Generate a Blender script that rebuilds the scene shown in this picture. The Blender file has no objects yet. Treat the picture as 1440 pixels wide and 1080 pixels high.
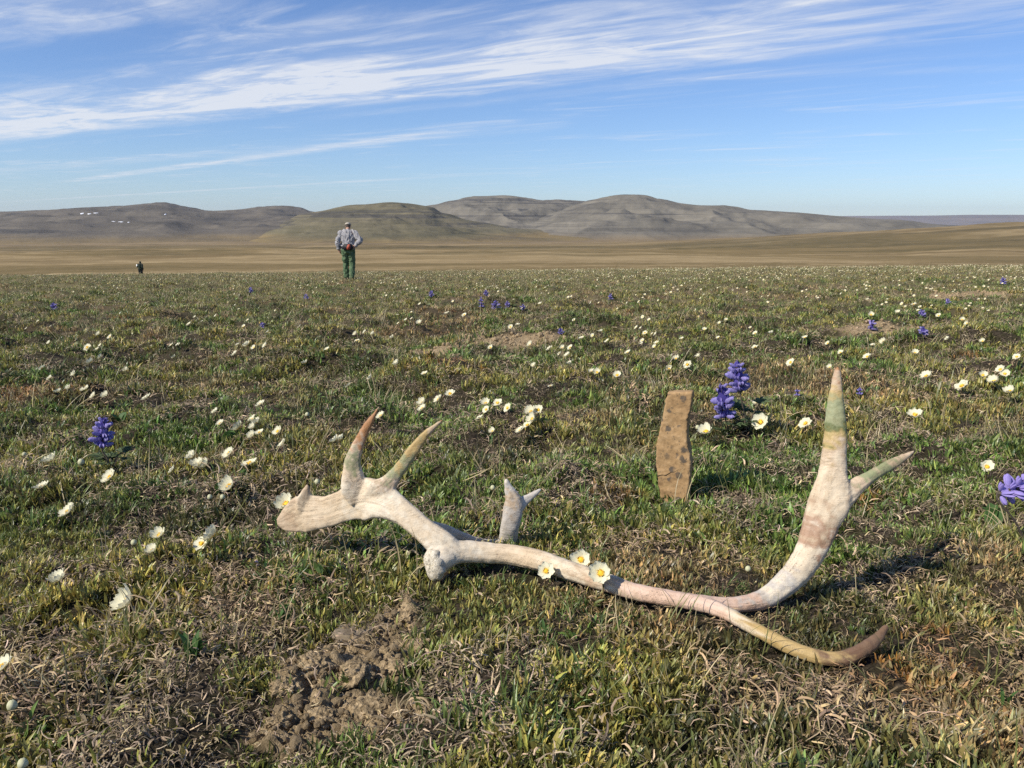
import bpy, bmesh, math, random
import numpy as np
from mathutils import Vector, Matrix, Quaternion

# ------------------------------------------------------------------ scene, camera, sky, sun
scene = bpy.context.scene
COL = scene.collection
rng = np.random.default_rng(11)
random.seed(7)
R = math.radians

W, H, F = 1440.0, 1080.0, 1109.0          # photograph size and focal length in its pixels
CAM_Z = 0.46
PITCH = math.atan((540 - 312) / F)
cam_data = bpy.data.cameras.new('camera')
cam_data.sensor_fit = 'HORIZONTAL'
cam_data.angle = 2 * math.atan(720 / F)
cam_data.clip_start = 0.02
cam_data.clip_end = 60000
cam = bpy.data.objects.new('camera', cam_data)
COL.objects.link(cam)
cam.location = (0, 0, CAM_Z)
cam.rotation_euler = (math.pi / 2 - PITCH, 0, 0)
scene.camera = cam

SUN_DIR = Vector((-0.86, -0.50, 0)).normalized()
SUN_EL = R(42)
SUN_VEC = Vector((SUN_DIR.x * math.cos(SUN_EL), SUN_DIR.y * math.cos(SUN_EL), math.sin(SUN_EL)))  # towards the sun
sun_data = bpy.data.lights.new('sun', 'SUN')
sun_data.energy = 4.6
sun_data.angle = R(0.55)
sun_data.color = (1.0, 0.93, 0.82)
sun = bpy.data.objects.new('sun', sun_data)
COL.objects.link(sun)
sun.rotation_euler = (-SUN_VEC).to_track_quat('-Z', 'Y').to_euler()
sun.location = (-3, -2, 6)

scene.view_settings.view_transform = 'Standard'
scene.view_settings.look = 'None'
scene.view_settings.exposure = 0.28
scene.view_settings.gamma = 1.0
scene.view_settings.use_curve_mapping = False
scene.render.engine = 'CYCLES'
scene.cycles.use_denoising = False
scene.cycles.max_bounces = 5
scene.cycles.diffuse_bounces = 2
scene.cycles.transparent_max_bounces = 6
scene.cycles.volume_bounces = 0
scene.cycles.use_adaptive_sampling = False


def pix_dir(px, py):
    u, v = (px - 720) / F, (540 - py) / F
    return np.array([u, math.cos(PITCH) + v * math.sin(PITCH), -math.sin(PITCH) + v * math.cos(PITCH)])


def at(px, py, Y):
    """the point at forward distance Y that the photograph shows at pixel px, py"""
    d = pix_dir(px, py)
    t = Y / d[1]
    return Vector((d[0] * t, Y, CAM_Z + d[2] * t))


def px_size(py, Y):
    return Y / pix_dir(720, py)[1] / F


class NT:
    """short node-tree writer"""
    def __init__(s, nt):
        s.nt = nt

    def n(s, t, **kw):
        nd = s.nt.nodes.new(t)
        for k, v in kw.items():
            if k == 'inp':
                for i, val in v.items():
                    if isinstance(val, bpy.types.NodeSocket):
                        s.nt.links.new(val, nd.inputs[i])
                    else:
                        nd.inputs[i].default_value = val
            else:
                setattr(nd, k, v)
        return nd

    def math(s, op, a, b=0.0, clamp=False):
        return s.n('ShaderNodeMath', operation=op, use_clamp=clamp, inp={0: a, 1: b}).outputs[0]

    def vmath(s, op, a, b):
        nd = s.n('ShaderNodeVectorMath', operation=op, inp={0: a, 1: b})
        return nd.outputs['Value'] if op == 'DOT_PRODUCT' else nd.outputs[0]

    def noise(s, vec, scale, detail=4, rough=0.55, dist=0.0, out='Fac'):
        return s.n('ShaderNodeTexNoise', inp={'Vector': vec, 'Scale': scale, 'Detail': detail, 'Roughness': rough,
                                             'Distortion': dist}).outputs[out]

    def ramp(s, fac, stops):
        nd = s.n('ShaderNodeValToRGB', inp={0: fac})
        el = nd.color_ramp.elements
        while len(el) < len(stops):
            el.new(0.5)
        for e, (p, c) in zip(el, stops):
            e.position = p
            e.color = (*c, 1) if len(c) == 3 else c
        return nd.outputs[0]

    def mix(s, fac, a, b, blend='MIX'):
        nd = s.n('ShaderNodeMix', data_type='RGBA', blend_type=blend)
        for sock, val in ((nd.inputs[0], fac), (nd.inputs[6], a), (nd.inputs[7], b)):
            if isinstance(val, bpy.types.NodeSocket):
                s.nt.links.new(val, sock)
            else:
                sock.default_value = val if not isinstance(val, tuple) or len(val) == 4 else (*val, 1)
        return nd.outputs[2]

    def mrange(s, v, a, b, c=0.0, d=1.0, smooth=True):
        return s.n('ShaderNodeMapRange', interpolation_type='SMOOTHSTEP' if smooth else 'LINEAR',
                   inp={0: v, 1: a, 2: b, 3: c, 4: d}).outputs[0]


# ---- world: Nishita daylight with thin cirrus streaks high up
world = bpy.data.worlds.new('World')
scene.world = world
world.use_nodes = True
wt = world.node_tree
wt.nodes.clear()
w = NT(wt)
sky = w.n('ShaderNodeTexSky', sky_type='NISHITA', sun_disc=False, sun_elevation=SUN_EL,
          sun_rotation=math.atan2(SUN_DIR.x, SUN_DIR.y), altitude=300, air_density=1.0, dust_density=0.15, ozone_density=2.2)
gen = w.n('ShaderNodeTexCoord').outputs['Generated']
sep = w.n('ShaderNodeSeparateXYZ', inp={0: gen})
zc = w.math('MAXIMUM', sep.outputs[2], 0.004)
P = w.n('ShaderNodeCombineXYZ', inp={0: w.math('DIVIDE', sep.outputs[0], zc), 1: w.math('DIVIDE', sep.outputs[1], zc)}).outputs[0]


def plane(px, py):
    d = pix_dir(px, py)
    return np.array([d[0] / d[2], d[1] / d[2]])


# direction of the main streak on the cloud deck
pa, pb = plane(0, 185), plane(1380, -5)
axis = (pb - pa) / np.linalg.norm(pb - pa)
nrm = np.array([-axis[1], axis[0]])
along = w.vmath('DOT_PRODUCT', P, (axis[0], axis[1], 0))
across = w.vmath('DOT_PRODUCT', P, (nrm[0], nrm[1], 0))
S = w.n('ShaderNodeCombineXYZ', inp={0: w.math('MULTIPLY', along, 0.42), 1: across}).outputs[0]
warp = w.noise(S, 0.9, 3, 0.5, 0.0, 'Color')
Sw = w.vmath('ADD', S, w.vmath('MULTIPLY', w.vmath('SUBTRACT', warp, (0.5, 0.5, 0.5)), (0.9, 0.55, 0)))
n_big = w.noise(Sw, 0.9, 8, 0.6, 0.35)
Sf = w.n('ShaderNodeCombineXYZ', inp={0: w.math('MULTIPLY', along, 0.26), 1: across}).outputs[0]
Sf = w.vmath('ADD', Sf, w.vmath('MULTIPLY', w.vmath('SUBTRACT', warp, (0.5, 0.5, 0.5)), (0.6, 0.3, 0)))
n_fib = w.noise(Sf, 2.6, 9, 0.60, 0.9)
n_tuft = w.noise(Sw, 3.4, 8, 0.68, 0.6)


def streak(p0, p1, width, soft, warp_amt, l0, l1):
    """a band on the cloud deck between two points; widths in deck units"""
    a, b = plane(*p0), plane(*p1)
    L = np.linalg.norm(b - a)
    t = (b - a) / L
    nn = np.array([-t[1], t[0]])
    dv = w.vmath('DOT_PRODUCT', P, (nn[0], nn[1], 0))
    wob = w.math('MULTIPLY', w.math('SUBTRACT', n_big, 0.5), warp_amt)
    dv = w.math('ADD', w.math('SUBTRACT', dv, float(a @ nn)), wob)
    body = w.mrange(w.math('ABSOLUTE', dv), width, width + soft, 1, 0)
    tv = w.math('SUBTRACT', w.vmath('DOT_PRODUCT', P, (t[0], t[1], 0)), float(a @ t))
    e0 = w.mrange(tv, -l0 * L, 0.08 * L, 0, 1)
    e1 = w.mrange(tv, L * 0.85, L * (1 + l1), 1, 0)
    return w.math('MULTIPLY', body, w.math('MULTIPLY', e0, e1))


den = None
for p0, p1, wd, sf, wa, l0, l1, amt, thr in (
        ((-200, 208), (1330, 12), 0.10, 0.95, 1.4, 0.6, 0.15, 1.25, 0.35),
        ((-150, 150), (600, 55), 0.04, 0.80, 1.6, 0.5, 0.3, 0.5, 0.43),
        ((-250, 186), (520, 112), 0.20, 1.1, 1.2, 0.5, 0.4, 0.75, 0.38),
        ((-250, 262), (420, 205), 0.05, 0.7, 0.6, 0.5, 0.2, 0.35, 0.36),
        ((330, 60), (1330, -20), 0.03, 0.60, 1.1, 0.3, 0.4, 0.5, 0.43),
        ((500, 160), (1180, 90), 0.02, 0.26, 0.7, 0.4, 0.5, 0.55, 0.46),
        ((120, 252), (700, 176), 0.03, 0.42, 0.35, 0.25, 0.1, 0.85, 0.33),
        ((-200, 296), (760, 240), 0.05, 0.5, 0.4, 0.5, 0.1, 0.55, 0.34),
        ((-250, 45), (270, -20), 0.12, 0.60, 1.2, 0.6, 0.1, 0.85, 0.40),
        ((900, 115), (1430, 92), 0.02, 0.30, 0.5, 0.3, 0.2, 0.35, 0.42)):
    b = streak(p0, p1, wd, sf, wa, l0, l1)
    tex = w.mrange(w.math('ADD', w.math('MULTIPLY', n_fib, 0.55), w.math('MULTIPLY', n_tuft, 0.45)), thr, thr + 0.34, 0.0, 1.0)
    tex = w.math('ADD', w.math('MULTIPLY', tex, 0.8), w.math('MULTIPLY', b, 0.16))
    c = w.math('MULTIPLY', w.math('MULTIPLY', b, tex), amt)
    den = c if den is None else w.math('ADD', den, c)
thin = w.math('MULTIPLY', w.mrange(n_big, 0.48, 0.70), w.mrange(n_fib, 0.40, 0.70, 0, 0.45))
den = w.math('MULTIPLY', w.math('ADD', den, thin), w.mrange(sep.outputs[2], 0.0, 0.035, 0.0, 1.0))
den = w.math('MINIMUM', den, 0.86)
tint = w.mix(1.0, sky.outputs[0], (0.70, 0.84, 1.12), 'MULTIPLY')
SKY_STRENGTH = 0.099
bg1 = w.n('ShaderNodeBackground', inp={0: tint, 1: SKY_STRENGTH})
bg2 = w.n('ShaderNodeBackground', inp={0: (0.88, 0.91, 0.97, 1), 1: 0.77})
mixw = w.n('ShaderNodeMixShader', inp={0: den, 1: bg1.outputs[0], 2: bg2.outputs[0]})
wo = w.n('ShaderNodeOutputWorld', inp={0: mixw.outputs[0]})


# ------------------------------------------------------------------ helpers
def tag(o, label=None, cat=None, group=None, kind=None):
    if label: o['label'] = label
    if cat: o['category'] = cat
    if group: o['group'] = group
    if kind: o['kind'] = kind
    return o


def link_mesh(name, me, mat=None, parent=None, smooth=True):
    if mat is not None and len(me.materials) == 0:
        me.materials.append(mat)
    if smooth:
        me.polygons.foreach_set('use_smooth', [True] * len(me.polygons))
    o = bpy.data.objects.new(name, me)
    COL.objects.link(o)
    if parent is not None:
        o.parent = parent
    return o


def pymesh(name, v, f):
    me = bpy.data.meshes.new(name)
    me.from_pydata([tuple(map(float, p)) for p in v], [], [tuple(map(int, q)) for q in f])
    me.update()
    return me


def npmesh(name, v, quads):
    """fast mesh from arrays: v (n,3), quads (m,4)"""
    me = bpy.data.meshes.new(name)
    me.vertices.add(len(v))
    me.vertices.foreach_set('co', np.asarray(v, np.float32).ravel())
    me.loops.add(quads.size)
    me.loops.foreach_set('vertex_index', quads.astype(np.int32).ravel())
    me.polygons.add(len(quads))
    me.polygons.foreach_set('loop_start', np.arange(0, quads.size, quads.shape[1], dtype=np.int32))
    me.update(calc_edges=True)
    return me


def empty(name, loc, rz=0.0):
    o = bpy.data.objects.new(name, None)
    o.empty_display_size = 0.05
    COL.objects.link(o)
    o.location = loc
    o.rotation_euler = (0, 0, rz)
    return o


def grid_quads(nr, nc):
    i = np.arange(nr - 1)[:, None] * nc + np.arange(nc - 1)[None, :]
    return np.stack([i, i + 1, i + nc + 1, i + nc], -1).reshape(-1, 4)


_perm = np.random.default_rng(3).integers(0, 1 << 30, 4096)
_ang = np.random.default_rng(4).random(4096) * 2 * np.pi


def perlin(x, y, seed=0):
    x = np.asarray(x, float) + seed * 17.31
    y = np.asarray(y, float) + seed * 9.73
    xi, yi = np.floor(x).astype(np.int64), np.floor(y).astype(np.int64)
    xf, yf = x - xi, y - yi
    u, v = xf * xf * xf * (xf * (xf * 6 - 15) + 10), yf * yf * yf * (yf * (yf * 6 - 15) + 10)

    def g(ix, iy, dx, dy):
        a = _ang[_perm[(ix + _perm[iy & 4095]) & 4095] & 4095]
        return np.cos(a) * dx + np.sin(a) * dy
    a = g(xi, yi, xf, yf); b = g(xi + 1, yi, xf - 1, yf)
    c = g(xi, yi + 1, xf, yf - 1); d = g(xi + 1, yi + 1, xf - 1, yf - 1)
    return 1.5 * ((a * (1 - u) + b * u) * (1 - v) + (c * (1 - u) + d * u) * v)


def fbm(x, y, octaves=4, seed=0, gain=0.5):
    s, amp = 0, 1.0
    for k in range(octaves):
        s = s + amp * perlin(x * 2 ** k, y * 2 ** k, seed + k * 5)
        amp *= gain
    return s


def sstep(a, b, x):
    t = np.clip((x - a) / (b - a), 0, 1)
    return t * t * (3 - 2 * t)


# ------------------------------------------------------------------ terrain
_ly = np.log([0.05, 60, 77, 100, 200, 400, 1000, 2000, 3500, 6000, 20000])
_dr = np.array([0, 0, 0, 0, 9.7, 16.2, 31, 50, 74, 110, 330.0])
_dr[0] = 0.0525 * 0.05; _dr[1] = 3.25; _dr[2] = 4.25; _dr[3] = 5.45
_tabx = np.linspace(_ly[0], _ly[-1], 4000)
_taby = np.interp(_tabx, _ly[:], np.log(_dr))
_k = np.hanning(161); _k /= _k.sum()
_taby = np.convolve(np.pad(_taby, 80, mode='edge'), _k, 'valid')


def base_drop(y):
    y = np.asarray(y, float)
    near = 0.0525 * y
    far = np.exp(np.interp(np.log(np.maximum(y, 0.05)), _tabx, _taby))
    k = sstep(45, 62, y)
    return near * (1 - k) + far * k


# bare soil patches: centre pixel on the ground, half sizes in metres, turn
def base_hit(px, py, hh=0.0):
    d = pix_dir(px, py)
    tt = np.geomspace(0.3, 400, 4000)
    x, y, z = d[0] * tt, d[1] * tt, CAM_Z + d[2] * tt
    g = -base_drop(y) + 0.0095 * x
    i = np.argmax(z < g + hh)
    return x[i], y[i]


SOIL = []
for (px, py, a, b, turn) in ((492, 925, 0.105, 0.062, 58), (450, 1000, 0.075, 0.042, 20), (545, 1000, 0.062, 0.030, 10), (560, 868, 0.05, 0.026, 60),
                             (728, 482, 0.36, 0.26, 0), (612, 492, 0.20, 0.09, 0), (1385, 419, 0.9, 0.55, 0), (1255, 462, 0.35, 0.2, 0)):
    cx, cy = base_hit(px, py)
    SOIL.append((cx, cy, a, b, R(turn)))


def soil_mask(x, y):
    m = np.zeros(np.shape(x))
    for i, (cx, cy, a, b, t) in enumerate(SOIL):
        dx, dy = x - cx, y - cy
        u = (dx * math.cos(t) + dy * math.sin(t)) / a
        v = (-dx * math.sin(t) + dy * math.cos(t)) / b
        q = np.sqrt(u * u + v * v) + 0.45 * perlin(x / b * 0.9, y / b * 0.9, 40 + i) + 0.2 * perlin(x / b * 3, y / b * 3, 60 + i)
        m = np.maximum(m, (1 - sstep(0.75, 1.1, q)))
    return m


def gh(x, y, fine=True):
    """height of the tundra and the plain"""
    x = np.asarray(x, float); y = np.asarray(y, float)
    d = np.hypot(x, y)
    z = -base_drop(y) + 0.0095 * x * (1 - sstep(80, 400, d))
    if not fine:
        return z
    calm = 1 - 0.75 * np.exp(-((x - 0.05) / 0.55) ** 4 - ((y - 1.02) / 0.30) ** 4)
    near = 1 - sstep(50, 75, y)
    z = z + near * (calm * 0.026 * perlin(x / 0.28, y / 0.28, 1) + calm * 0.022 * perlin(x / 0.11, y / 0.11, 2) + 0.0045 * perlin(x / 0.04, y / 0.04, 3))
    z = z + near * sstep(1.6, 4, y) * (0.07 * perlin(x / 0.9, y / 0.9, 4) + 0.065 * perlin(x / 0.4, y / 0.4, 14))
    z = z + near * sstep(6, 16, y) * (0.10 * perlin(x / 3.1, y / 3.1, 5) + 0.05 * perlin(x / 1.3, y / 1.3, 6))
    s = soil_mask(x, y)
    sn = s * (y < 2)
    clod = np.abs(perlin(x / 0.035, y / 0.035, 8)) + 0.5 * np.abs(perlin(x / 0.014, y / 0.014, 9))
    z = z + sn * (-0.016 + 0.032 * clod + 0.012 * perlin(x / 0.09, y / 0.09, 10))
    z = z + s * (y >= 2) * 0.02
    return z


def ray_ground(px, py, hh=0.0):
    d = pix_dir(px, py)
    tt = np.geomspace(0.35, 90, 2600)
    x, y, z = d[0] * tt, d[1] * tt, CAM_Z + d[2] * tt
    below = z < gh(x, y) + hh
    i = int(np.argmax(below)) if below.any() else len(tt) - 1
    return Vector((x[i], y[i], z[i]))


# ---- regional character of the mat (botany, not light): used by ground and plants alike
def region(x, y):
    g = fbm(x / 0.55, y / 0.75, 3, 21)                    # fresh green against olive
    bn = fbm(x / 0.8 + 3, y / 1.0, 3, 23)                 # brown, withered
    dk = fbm(x / 0.45 + 7, y / 0.5, 3, 25)                # heath, dark green
    wide = fbm(x / 6.0, y / 7.0, 3, 27)
    return g, bn + 0.35 * wide, dk, wide


# ------------------------------------------------------------------ materials
def new_mat(name):
    m = bpy.data.materials.new(name)
    m.use_nodes = True
    m.node_tree.nodes.clear()
    return m, NT(m.node_tree)


def finish(t, color, rough=0.7, spec=0.3, bump=None, bump_strength=0.4, bump_dist=0.002, **extra):
    b = t.n('ShaderNodeBsdfPrincipled', inp={'Base Color': color, 'Roughness': rough, 'Specular IOR Level': spec})
    for k, v in extra.items():
        b.inputs[k].default_value = v
    if bump is not None:
        bn = t.n('ShaderNodeBump', inp={'Strength': bump_strength, 'Distance': bump_dist, 'Height': bump})
        t.nt.links.new(bn.outputs[0], b.inputs['Normal'])
    t.n('ShaderNodeOutputMaterial', inp={0: b.outputs[0]})
    return b


def obj_coord(t):
    return t.n('ShaderNodeTexCoord').outputs['Object']


def world_pos(t):
    return t.n('ShaderNodeNewGeometry').outputs['Position']


def plain_mat(name, c1, c2, scale=30, rough=0.75, bump=0.2, dist=0.002, spec=0.25):
    m, t = new_mat(name)
    n = t.noise(obj_coord(t), scale, 5)
    finish(t, t.mix(t.mrange(n, 0.3, 0.7), c1, c2), rough, spec, n, bump, dist)
    return m


MAT = {}
# tundra ground: humus and litter near, soil where bare
m, t = new_mat('tundra_ground'); MAT['ground'] = m
p = world_pos(t)
soil = t.n('ShaderNodeAttribute', attribute_name='soil').outputs['Fac']
far = t.n('ShaderNodeAttribute', attribute_name='cover').outputs['Color']
n1 = t.noise(p, 130, 6, 0.65); n2 = t.noise(p, 22, 5, 0.6); n3 = t.noise(p, 420, 3, 0.6)
humus = t.ramp(n1, [(0.25, (0.012, 0.009, 0.006)), (0.5, (0.045, 0.034, 0.023)), (0.62, (0.10, 0.078, 0.055)), (0.8, (0.20, 0.17, 0.13))])
humus = t.mix(t.mrange(n2, 0.4, 0.65, 0, 0.7), humus, (0.035, 0.033, 0.012))
humus = t.mix(t.math('MULTIPLY', t.mrange(t.n('ShaderNodeSeparateXYZ', inp={0: p}).outputs[1], 3, 12), 0.75), humus, far)
earth = t.ramp(t.math('ADD', t.math('MULTIPLY', n1, 0.6), t.math('MULTIPLY', n3, 0.4)),
               [(0.36, (0.13, 0.095, 0.053)), (0.5, (0.33, 0.245, 0.138)), (0.64, (0.52, 0.39, 0.235))])
finish(t, t.mix(soil, humus, earth), 0.95, 0.1, t.math('ADD', t.math('MULTIPLY', n1, 1.0), t.math('MULTIPLY', n3, 0.5)), 0.9, 0.006)

# plain: tawny sedge meadow with olive and dark wet belts
m, t = new_mat('plain'); MAT['plain'] = m
p = world_pos(t)
sp = t.n('ShaderNodeSeparateXYZ', inp={0: p})
q = t.n('ShaderNodeMapping', vector_type='POINT', inp={0: p, 3: (0.30, 1, 1)}).outputs[0]
a1 = t.noise(q, 0.0052, 8, 0.62, 0.6); a2 = t.noise(q, 0.0016, 6, 0.6, 0.4); a3 = t.noise(p, 0.06, 6, 0.65); a4 = t.noise(p, 0.9, 4, 0.6)
c = t.ramp(a1, [(0.38, (0.075, 0.064, 0.030)), (0.45, (0.155, 0.118, 0.052)), (0.50, (0.215, 0.157, 0.072)), (0.545, (0.38, 0.285, 0.150)), (0.60, (0.18, 0.13, 0.062))])
c = t.mix(t.mrange(a2, 0.50, 0.57, 0, 0.75), c, (0.10, 0.086, 0.042))
c = t.mix(t.mrange(a3, 0.40, 0.62, 0.0, 0.45), c, (0.235, 0.17, 0.085))
c = t.mix(t.mrange(sp.outputs[1], 700, 2200, 0, 0.5), c, (0.235, 0.175, 0.115))
ridge = t.n('ShaderNodeAttribute', attribute_name='ridge').outputs['Fac']
c = t.mix(t.math('MULTIPLY', ridge, t.mrange(a1, 0.42, 0.56, 0.9, 0.25)), c, (0.115, 0.095, 0.055))
c = t.mix(t.mrange(a4, 0.3, 0.7, 0, 0.3), c, (0.17, 0.125, 0.06))
finish(t, c, 0.95, 0.05, a4, 0.6, 0.35)


def hill_mat(name, stops, z0, z1, tintlow):
    m, t = new_mat(name)
    p = world_pos(t)
    sp = t.n('ShaderNodeSeparateXYZ', inp={0: p})
    big = t.noise(p, 0.0022, 8, 0.62, 0.5)
    mid = t.noise(p, 0.012, 7, 0.65, 0.4)
    str_v = t.n('ShaderNodeCombineXYZ', inp={0: t.math('MULTIPLY', sp.outputs[0], 0.0006), 1: t.math('MULTIPLY', sp.outputs[1], 0.0006),
                                             2: t.math('MULTIPLY', sp.outputs[2], 0.045)}).outputs[0]
    strata = t.noise(str_v, 1.0, 6, 0.62, 0.6)
    c = t.ramp(t.math('ADD', t.math('MULTIPLY', big, 0.55), t.math('MULTIPLY', strata, 0.45)), stops)
    c = t.mix(t.mrange(strata, 0.53, 0.61, 0, 0.7), c, (0.055, 0.053, 0.052))
    c = t.mix(t.mrange(mid, 0.45, 0.75, 0, 0.35), c, stops[-1][1])
    low = t.mrange(sp.outputs[2], z0, z1, 1, 0)
    c = t.mix(t.math('MULTIPLY', low, t.mrange(big, 0.3, 0.6, 0.5, 1)), c, tintlow)
    finish(t, c, 0.95, 0.05, mid, 0.8, 10.0)
    return m


MAT['hill_grey'] = hill_mat('hill_grey', [(0.36, (0.102, 0.093, 0.076)), (0.48, (0.164, 0.148, 0.116)), (0.60, (0.231, 0.206, 0.158))], -78, -40, (0.212, 0.159, 0.093))
MAT['hill_left'] = hill_mat('hill_left', [(0.36, (0.084, 0.076, 0.062)), (0.48, (0.124, 0.108, 0.086)), (0.60, (0.177, 0.153, 0.116))], -62, -36, (0.221, 0.163, 0.081))
MAT['hill_green'] = hill_mat('hill_green', [(0.36, (0.093, 0.084, 0.050)), (0.48, (0.137, 0.120, 0.071)), (0.60, (0.186, 0.159, 0.099))], -54, -34, (0.231, 0.168, 0.077))
MAT['plateau'] = plain_mat('plateau', (0.17, 0.15, 0.14), (0.22, 0.185, 0.165), 0.002, 0.95, 0.1, 5)
MAT['snow'] = plain_mat('snow', (0.82, 0.84, 0.88), (0.90, 0.91, 0.93), 0.05, 0.6, 0.1, 0.5)


def leaf_mat(name, spec=0.5, rough=0.38, trans=0.30, mult=(1, 1, 1), instanced=True):
    """leaf stuff: colour per plant (instancer) times colour per leaf (mesh)"""
    m, t = new_mat(name)
    a = t.n('ShaderNodeAttribute', attribute_name='col', attribute_type='INSTANCER' if instanced else 'GEOMETRY').outputs['Color']
    v = t.n('ShaderNodeAttribute', attribute_name='leaf').outputs['Color']
    c = t.mix(1.0, a, v, 'MULTIPLY')
    b = t.n('ShaderNodeBsdfPrincipled', inp={'Base Color': c, 'Roughness': rough, 'Specular IOR Level': spec})
    tr = t.n('ShaderNodeBsdfTranslucent', inp={0: c})
    mx = t.n('ShaderNodeMixShader', inp={0: trans, 1: b.outputs[0], 2: tr.outputs[0]})
    t.n('ShaderNodeOutputMaterial', inp={0: mx.outputs[0]})
    return m


MAT['leaf'] = leaf_mat('mat_leaf')
MAT['litter'] = leaf_mat('litter', 0.2, 0.7, 0.15)
MAT['crumb'] = plain_mat('soil_crumb', (0.18, 0.132, 0.074), (0.52, 0.39, 0.23), 60, 0.95, 0.8, 0.003, 0.1)
MAT['clod'] = plain_mat('soil_clod', (0.16, 0.118, 0.066), (0.48, 0.36, 0.21), 160, 0.95, 1.0, 0.008, 0.1)


def thin_mat(name, c1, c2, trans, scale=80, rough=0.55):
    m, t = new_mat(name)
    n = t.noise(obj_coord(t), scale, 4)
    c = t.mix(t.mrange(n, 0.35, 0.65), c1, c2)
    b = t.n('ShaderNodeBsdfPrincipled', inp={'Base Color': c, 'Roughness': rough, 'Specular IOR Level': 0.25})
    tr = t.n('ShaderNodeBsdfTranslucent', inp={0: c})
    mx = t.n('ShaderNodeMixShader', inp={0: trans, 1: b.outputs[0], 2: tr.outputs[0]})
    t.n('ShaderNodeOutputMaterial', inp={0: mx.outputs[0]})
    return m


# petal: cream, yellower towards the claw (pigment)
m, t = new_mat('petal'); MAT['petal'] = m
g = t.n('ShaderNodeAttribute', attribute_name='root').outputs['Fac']
c = t.mix(g, (0.84, 0.80, 0.58), (0.82, 0.60, 0.10))
b = t.n('ShaderNodeBsdfPrincipled', inp={'Base Color': c, 'Roughness': 0.6, 'Specular IOR Level': 0.2})
tr = t.n('ShaderNodeBsdfTranslucent', inp={0: c})
mx = t.n('ShaderNodeMixShader', inp={0: 0.3, 1: b.outputs[0], 2: tr.outputs[0]})
t.n('ShaderNodeOutputMaterial', inp={0: mx.outputs[0]})
MAT['stamen'] = plain_mat('stamen', (0.72, 0.40, 0.02), (0.85, 0.58, 0.06), 900, 0.7, 0.5, 0.0005)
MAT['stem'] = plain_mat('stem', (0.11, 0.10, 0.04), (0.16, 0.10, 0.05), 200, 0.6)
MAT['bud'] = plain_mat('bud', (0.46, 0.45, 0.26), (0.58, 0.56, 0.36), 300, 0.6)
MAT['floret'] = thin_mat('lupine_floret', (0.055, 0.042, 0.24), (0.15, 0.12, 0.42), 0.25, 60)
MAT['floret_pale'] = thin_mat('lupine_floret_pale', (0.30, 0.24, 0.62), (0.42, 0.34, 0.68), 0.25, 160)
MAT['wing'] = thin_mat('lupine_wing', (0.11, 0.09, 0.38), (0.48, 0.42, 0.72), 0.25, 45)
MAT['lupine_leaf'] = thin_mat('lupine_leaf', (0.07, 0.11, 0.045), (0.13, 0.165, 0.075), 0.3, 60)
MAT['lupine_stem'] = plain_mat('lupine_stem', (0.075, 0.06, 0.05), (0.11, 0.09, 0.06), 120, 0.7)
MAT['broad_leaf'] = thin_mat('broad_leaf', (0.05, 0.12, 0.03), (0.10, 0.17, 0.05), 0.3, 60)

# antler
m, t = new_mat('antler'); MAT['antler'] = m
p = obj_coord(t)
st = t.n('ShaderNodeAttribute', attribute_name='stain').outputs['Color']
n1 = t.noise(p, 14, 6, 0.6); n2 = t.noise(p, 90, 5, 0.6); n3 = t.noise(p, 600, 3, 0.6)
gr = t.n('ShaderNodeAttribute', attribute_name='grain').outputs['Vector']
fib = t.noise(gr, 1.0, 5, 0.6, 0.3)
c = t.mix(t.mrange(n1, 0.42, 0.64, 0, 0.45), st, t.mix(1.0, st, (0.78, 0.66, 0.52), 'MULTIPLY'))
c = t.mix(t.mrange(n2, 0.52, 0.66, 0, 0.22), c, t.mix(1.0, c, (0.68, 0.60, 0.50), 'MULTIPLY'))
c = t.mix(t.mrange(fib, 0.50, 0.66, 0, 0.34), c, t.mix(1.0, c, (0.60, 0.54, 0.47), 'MULTIPLY'))
crk = t.math('MULTIPLY', t.mrange(t.math('ABSOLUTE', t.math('SUBTRACT', t.noise(gr, 0.55, 3, 0.5, 0.4), 0.5)), 0.004, 0.014, 1, 0), t.mrange(n1, 0.50, 0.58))
c = t.mix(t.math('MULTIPLY', crk, 0.75), c, (0.16, 0.12, 0.085))
pore = t.mrange(t.noise(p, 330, 2, 0.5), 0.64, 0.72, 0, 0.28)
c = t.mix(pore, c, t.mix(1.0, c, (0.55, 0.46, 0.36), 'MULTIPLY'))
hgt = t.math('ADD', t.math('MULTIPLY', fib, 0.7), t.math('ADD', t.math('MULTIPLY', n2, 0.6), t.math('MULTIPLY', n3, 0.25)))
finish(t, c, 0.6, 0.3, hgt, 0.55, 0.002)
m, t = new_mat('antler_pith'); MAT['pith'] = m
p = obj_coord(t)
n2 = t.noise(p, 260, 5, 0.65)
finish(t, t.ramp(n2, [(0.3, (0.34, 0.29, 0.21)), (0.5, (0.62, 0.55, 0.42)), (0.7, (0.74, 0.68, 0.55))]), 0.85, 0.15, n2, 1.0, 0.003)

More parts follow.
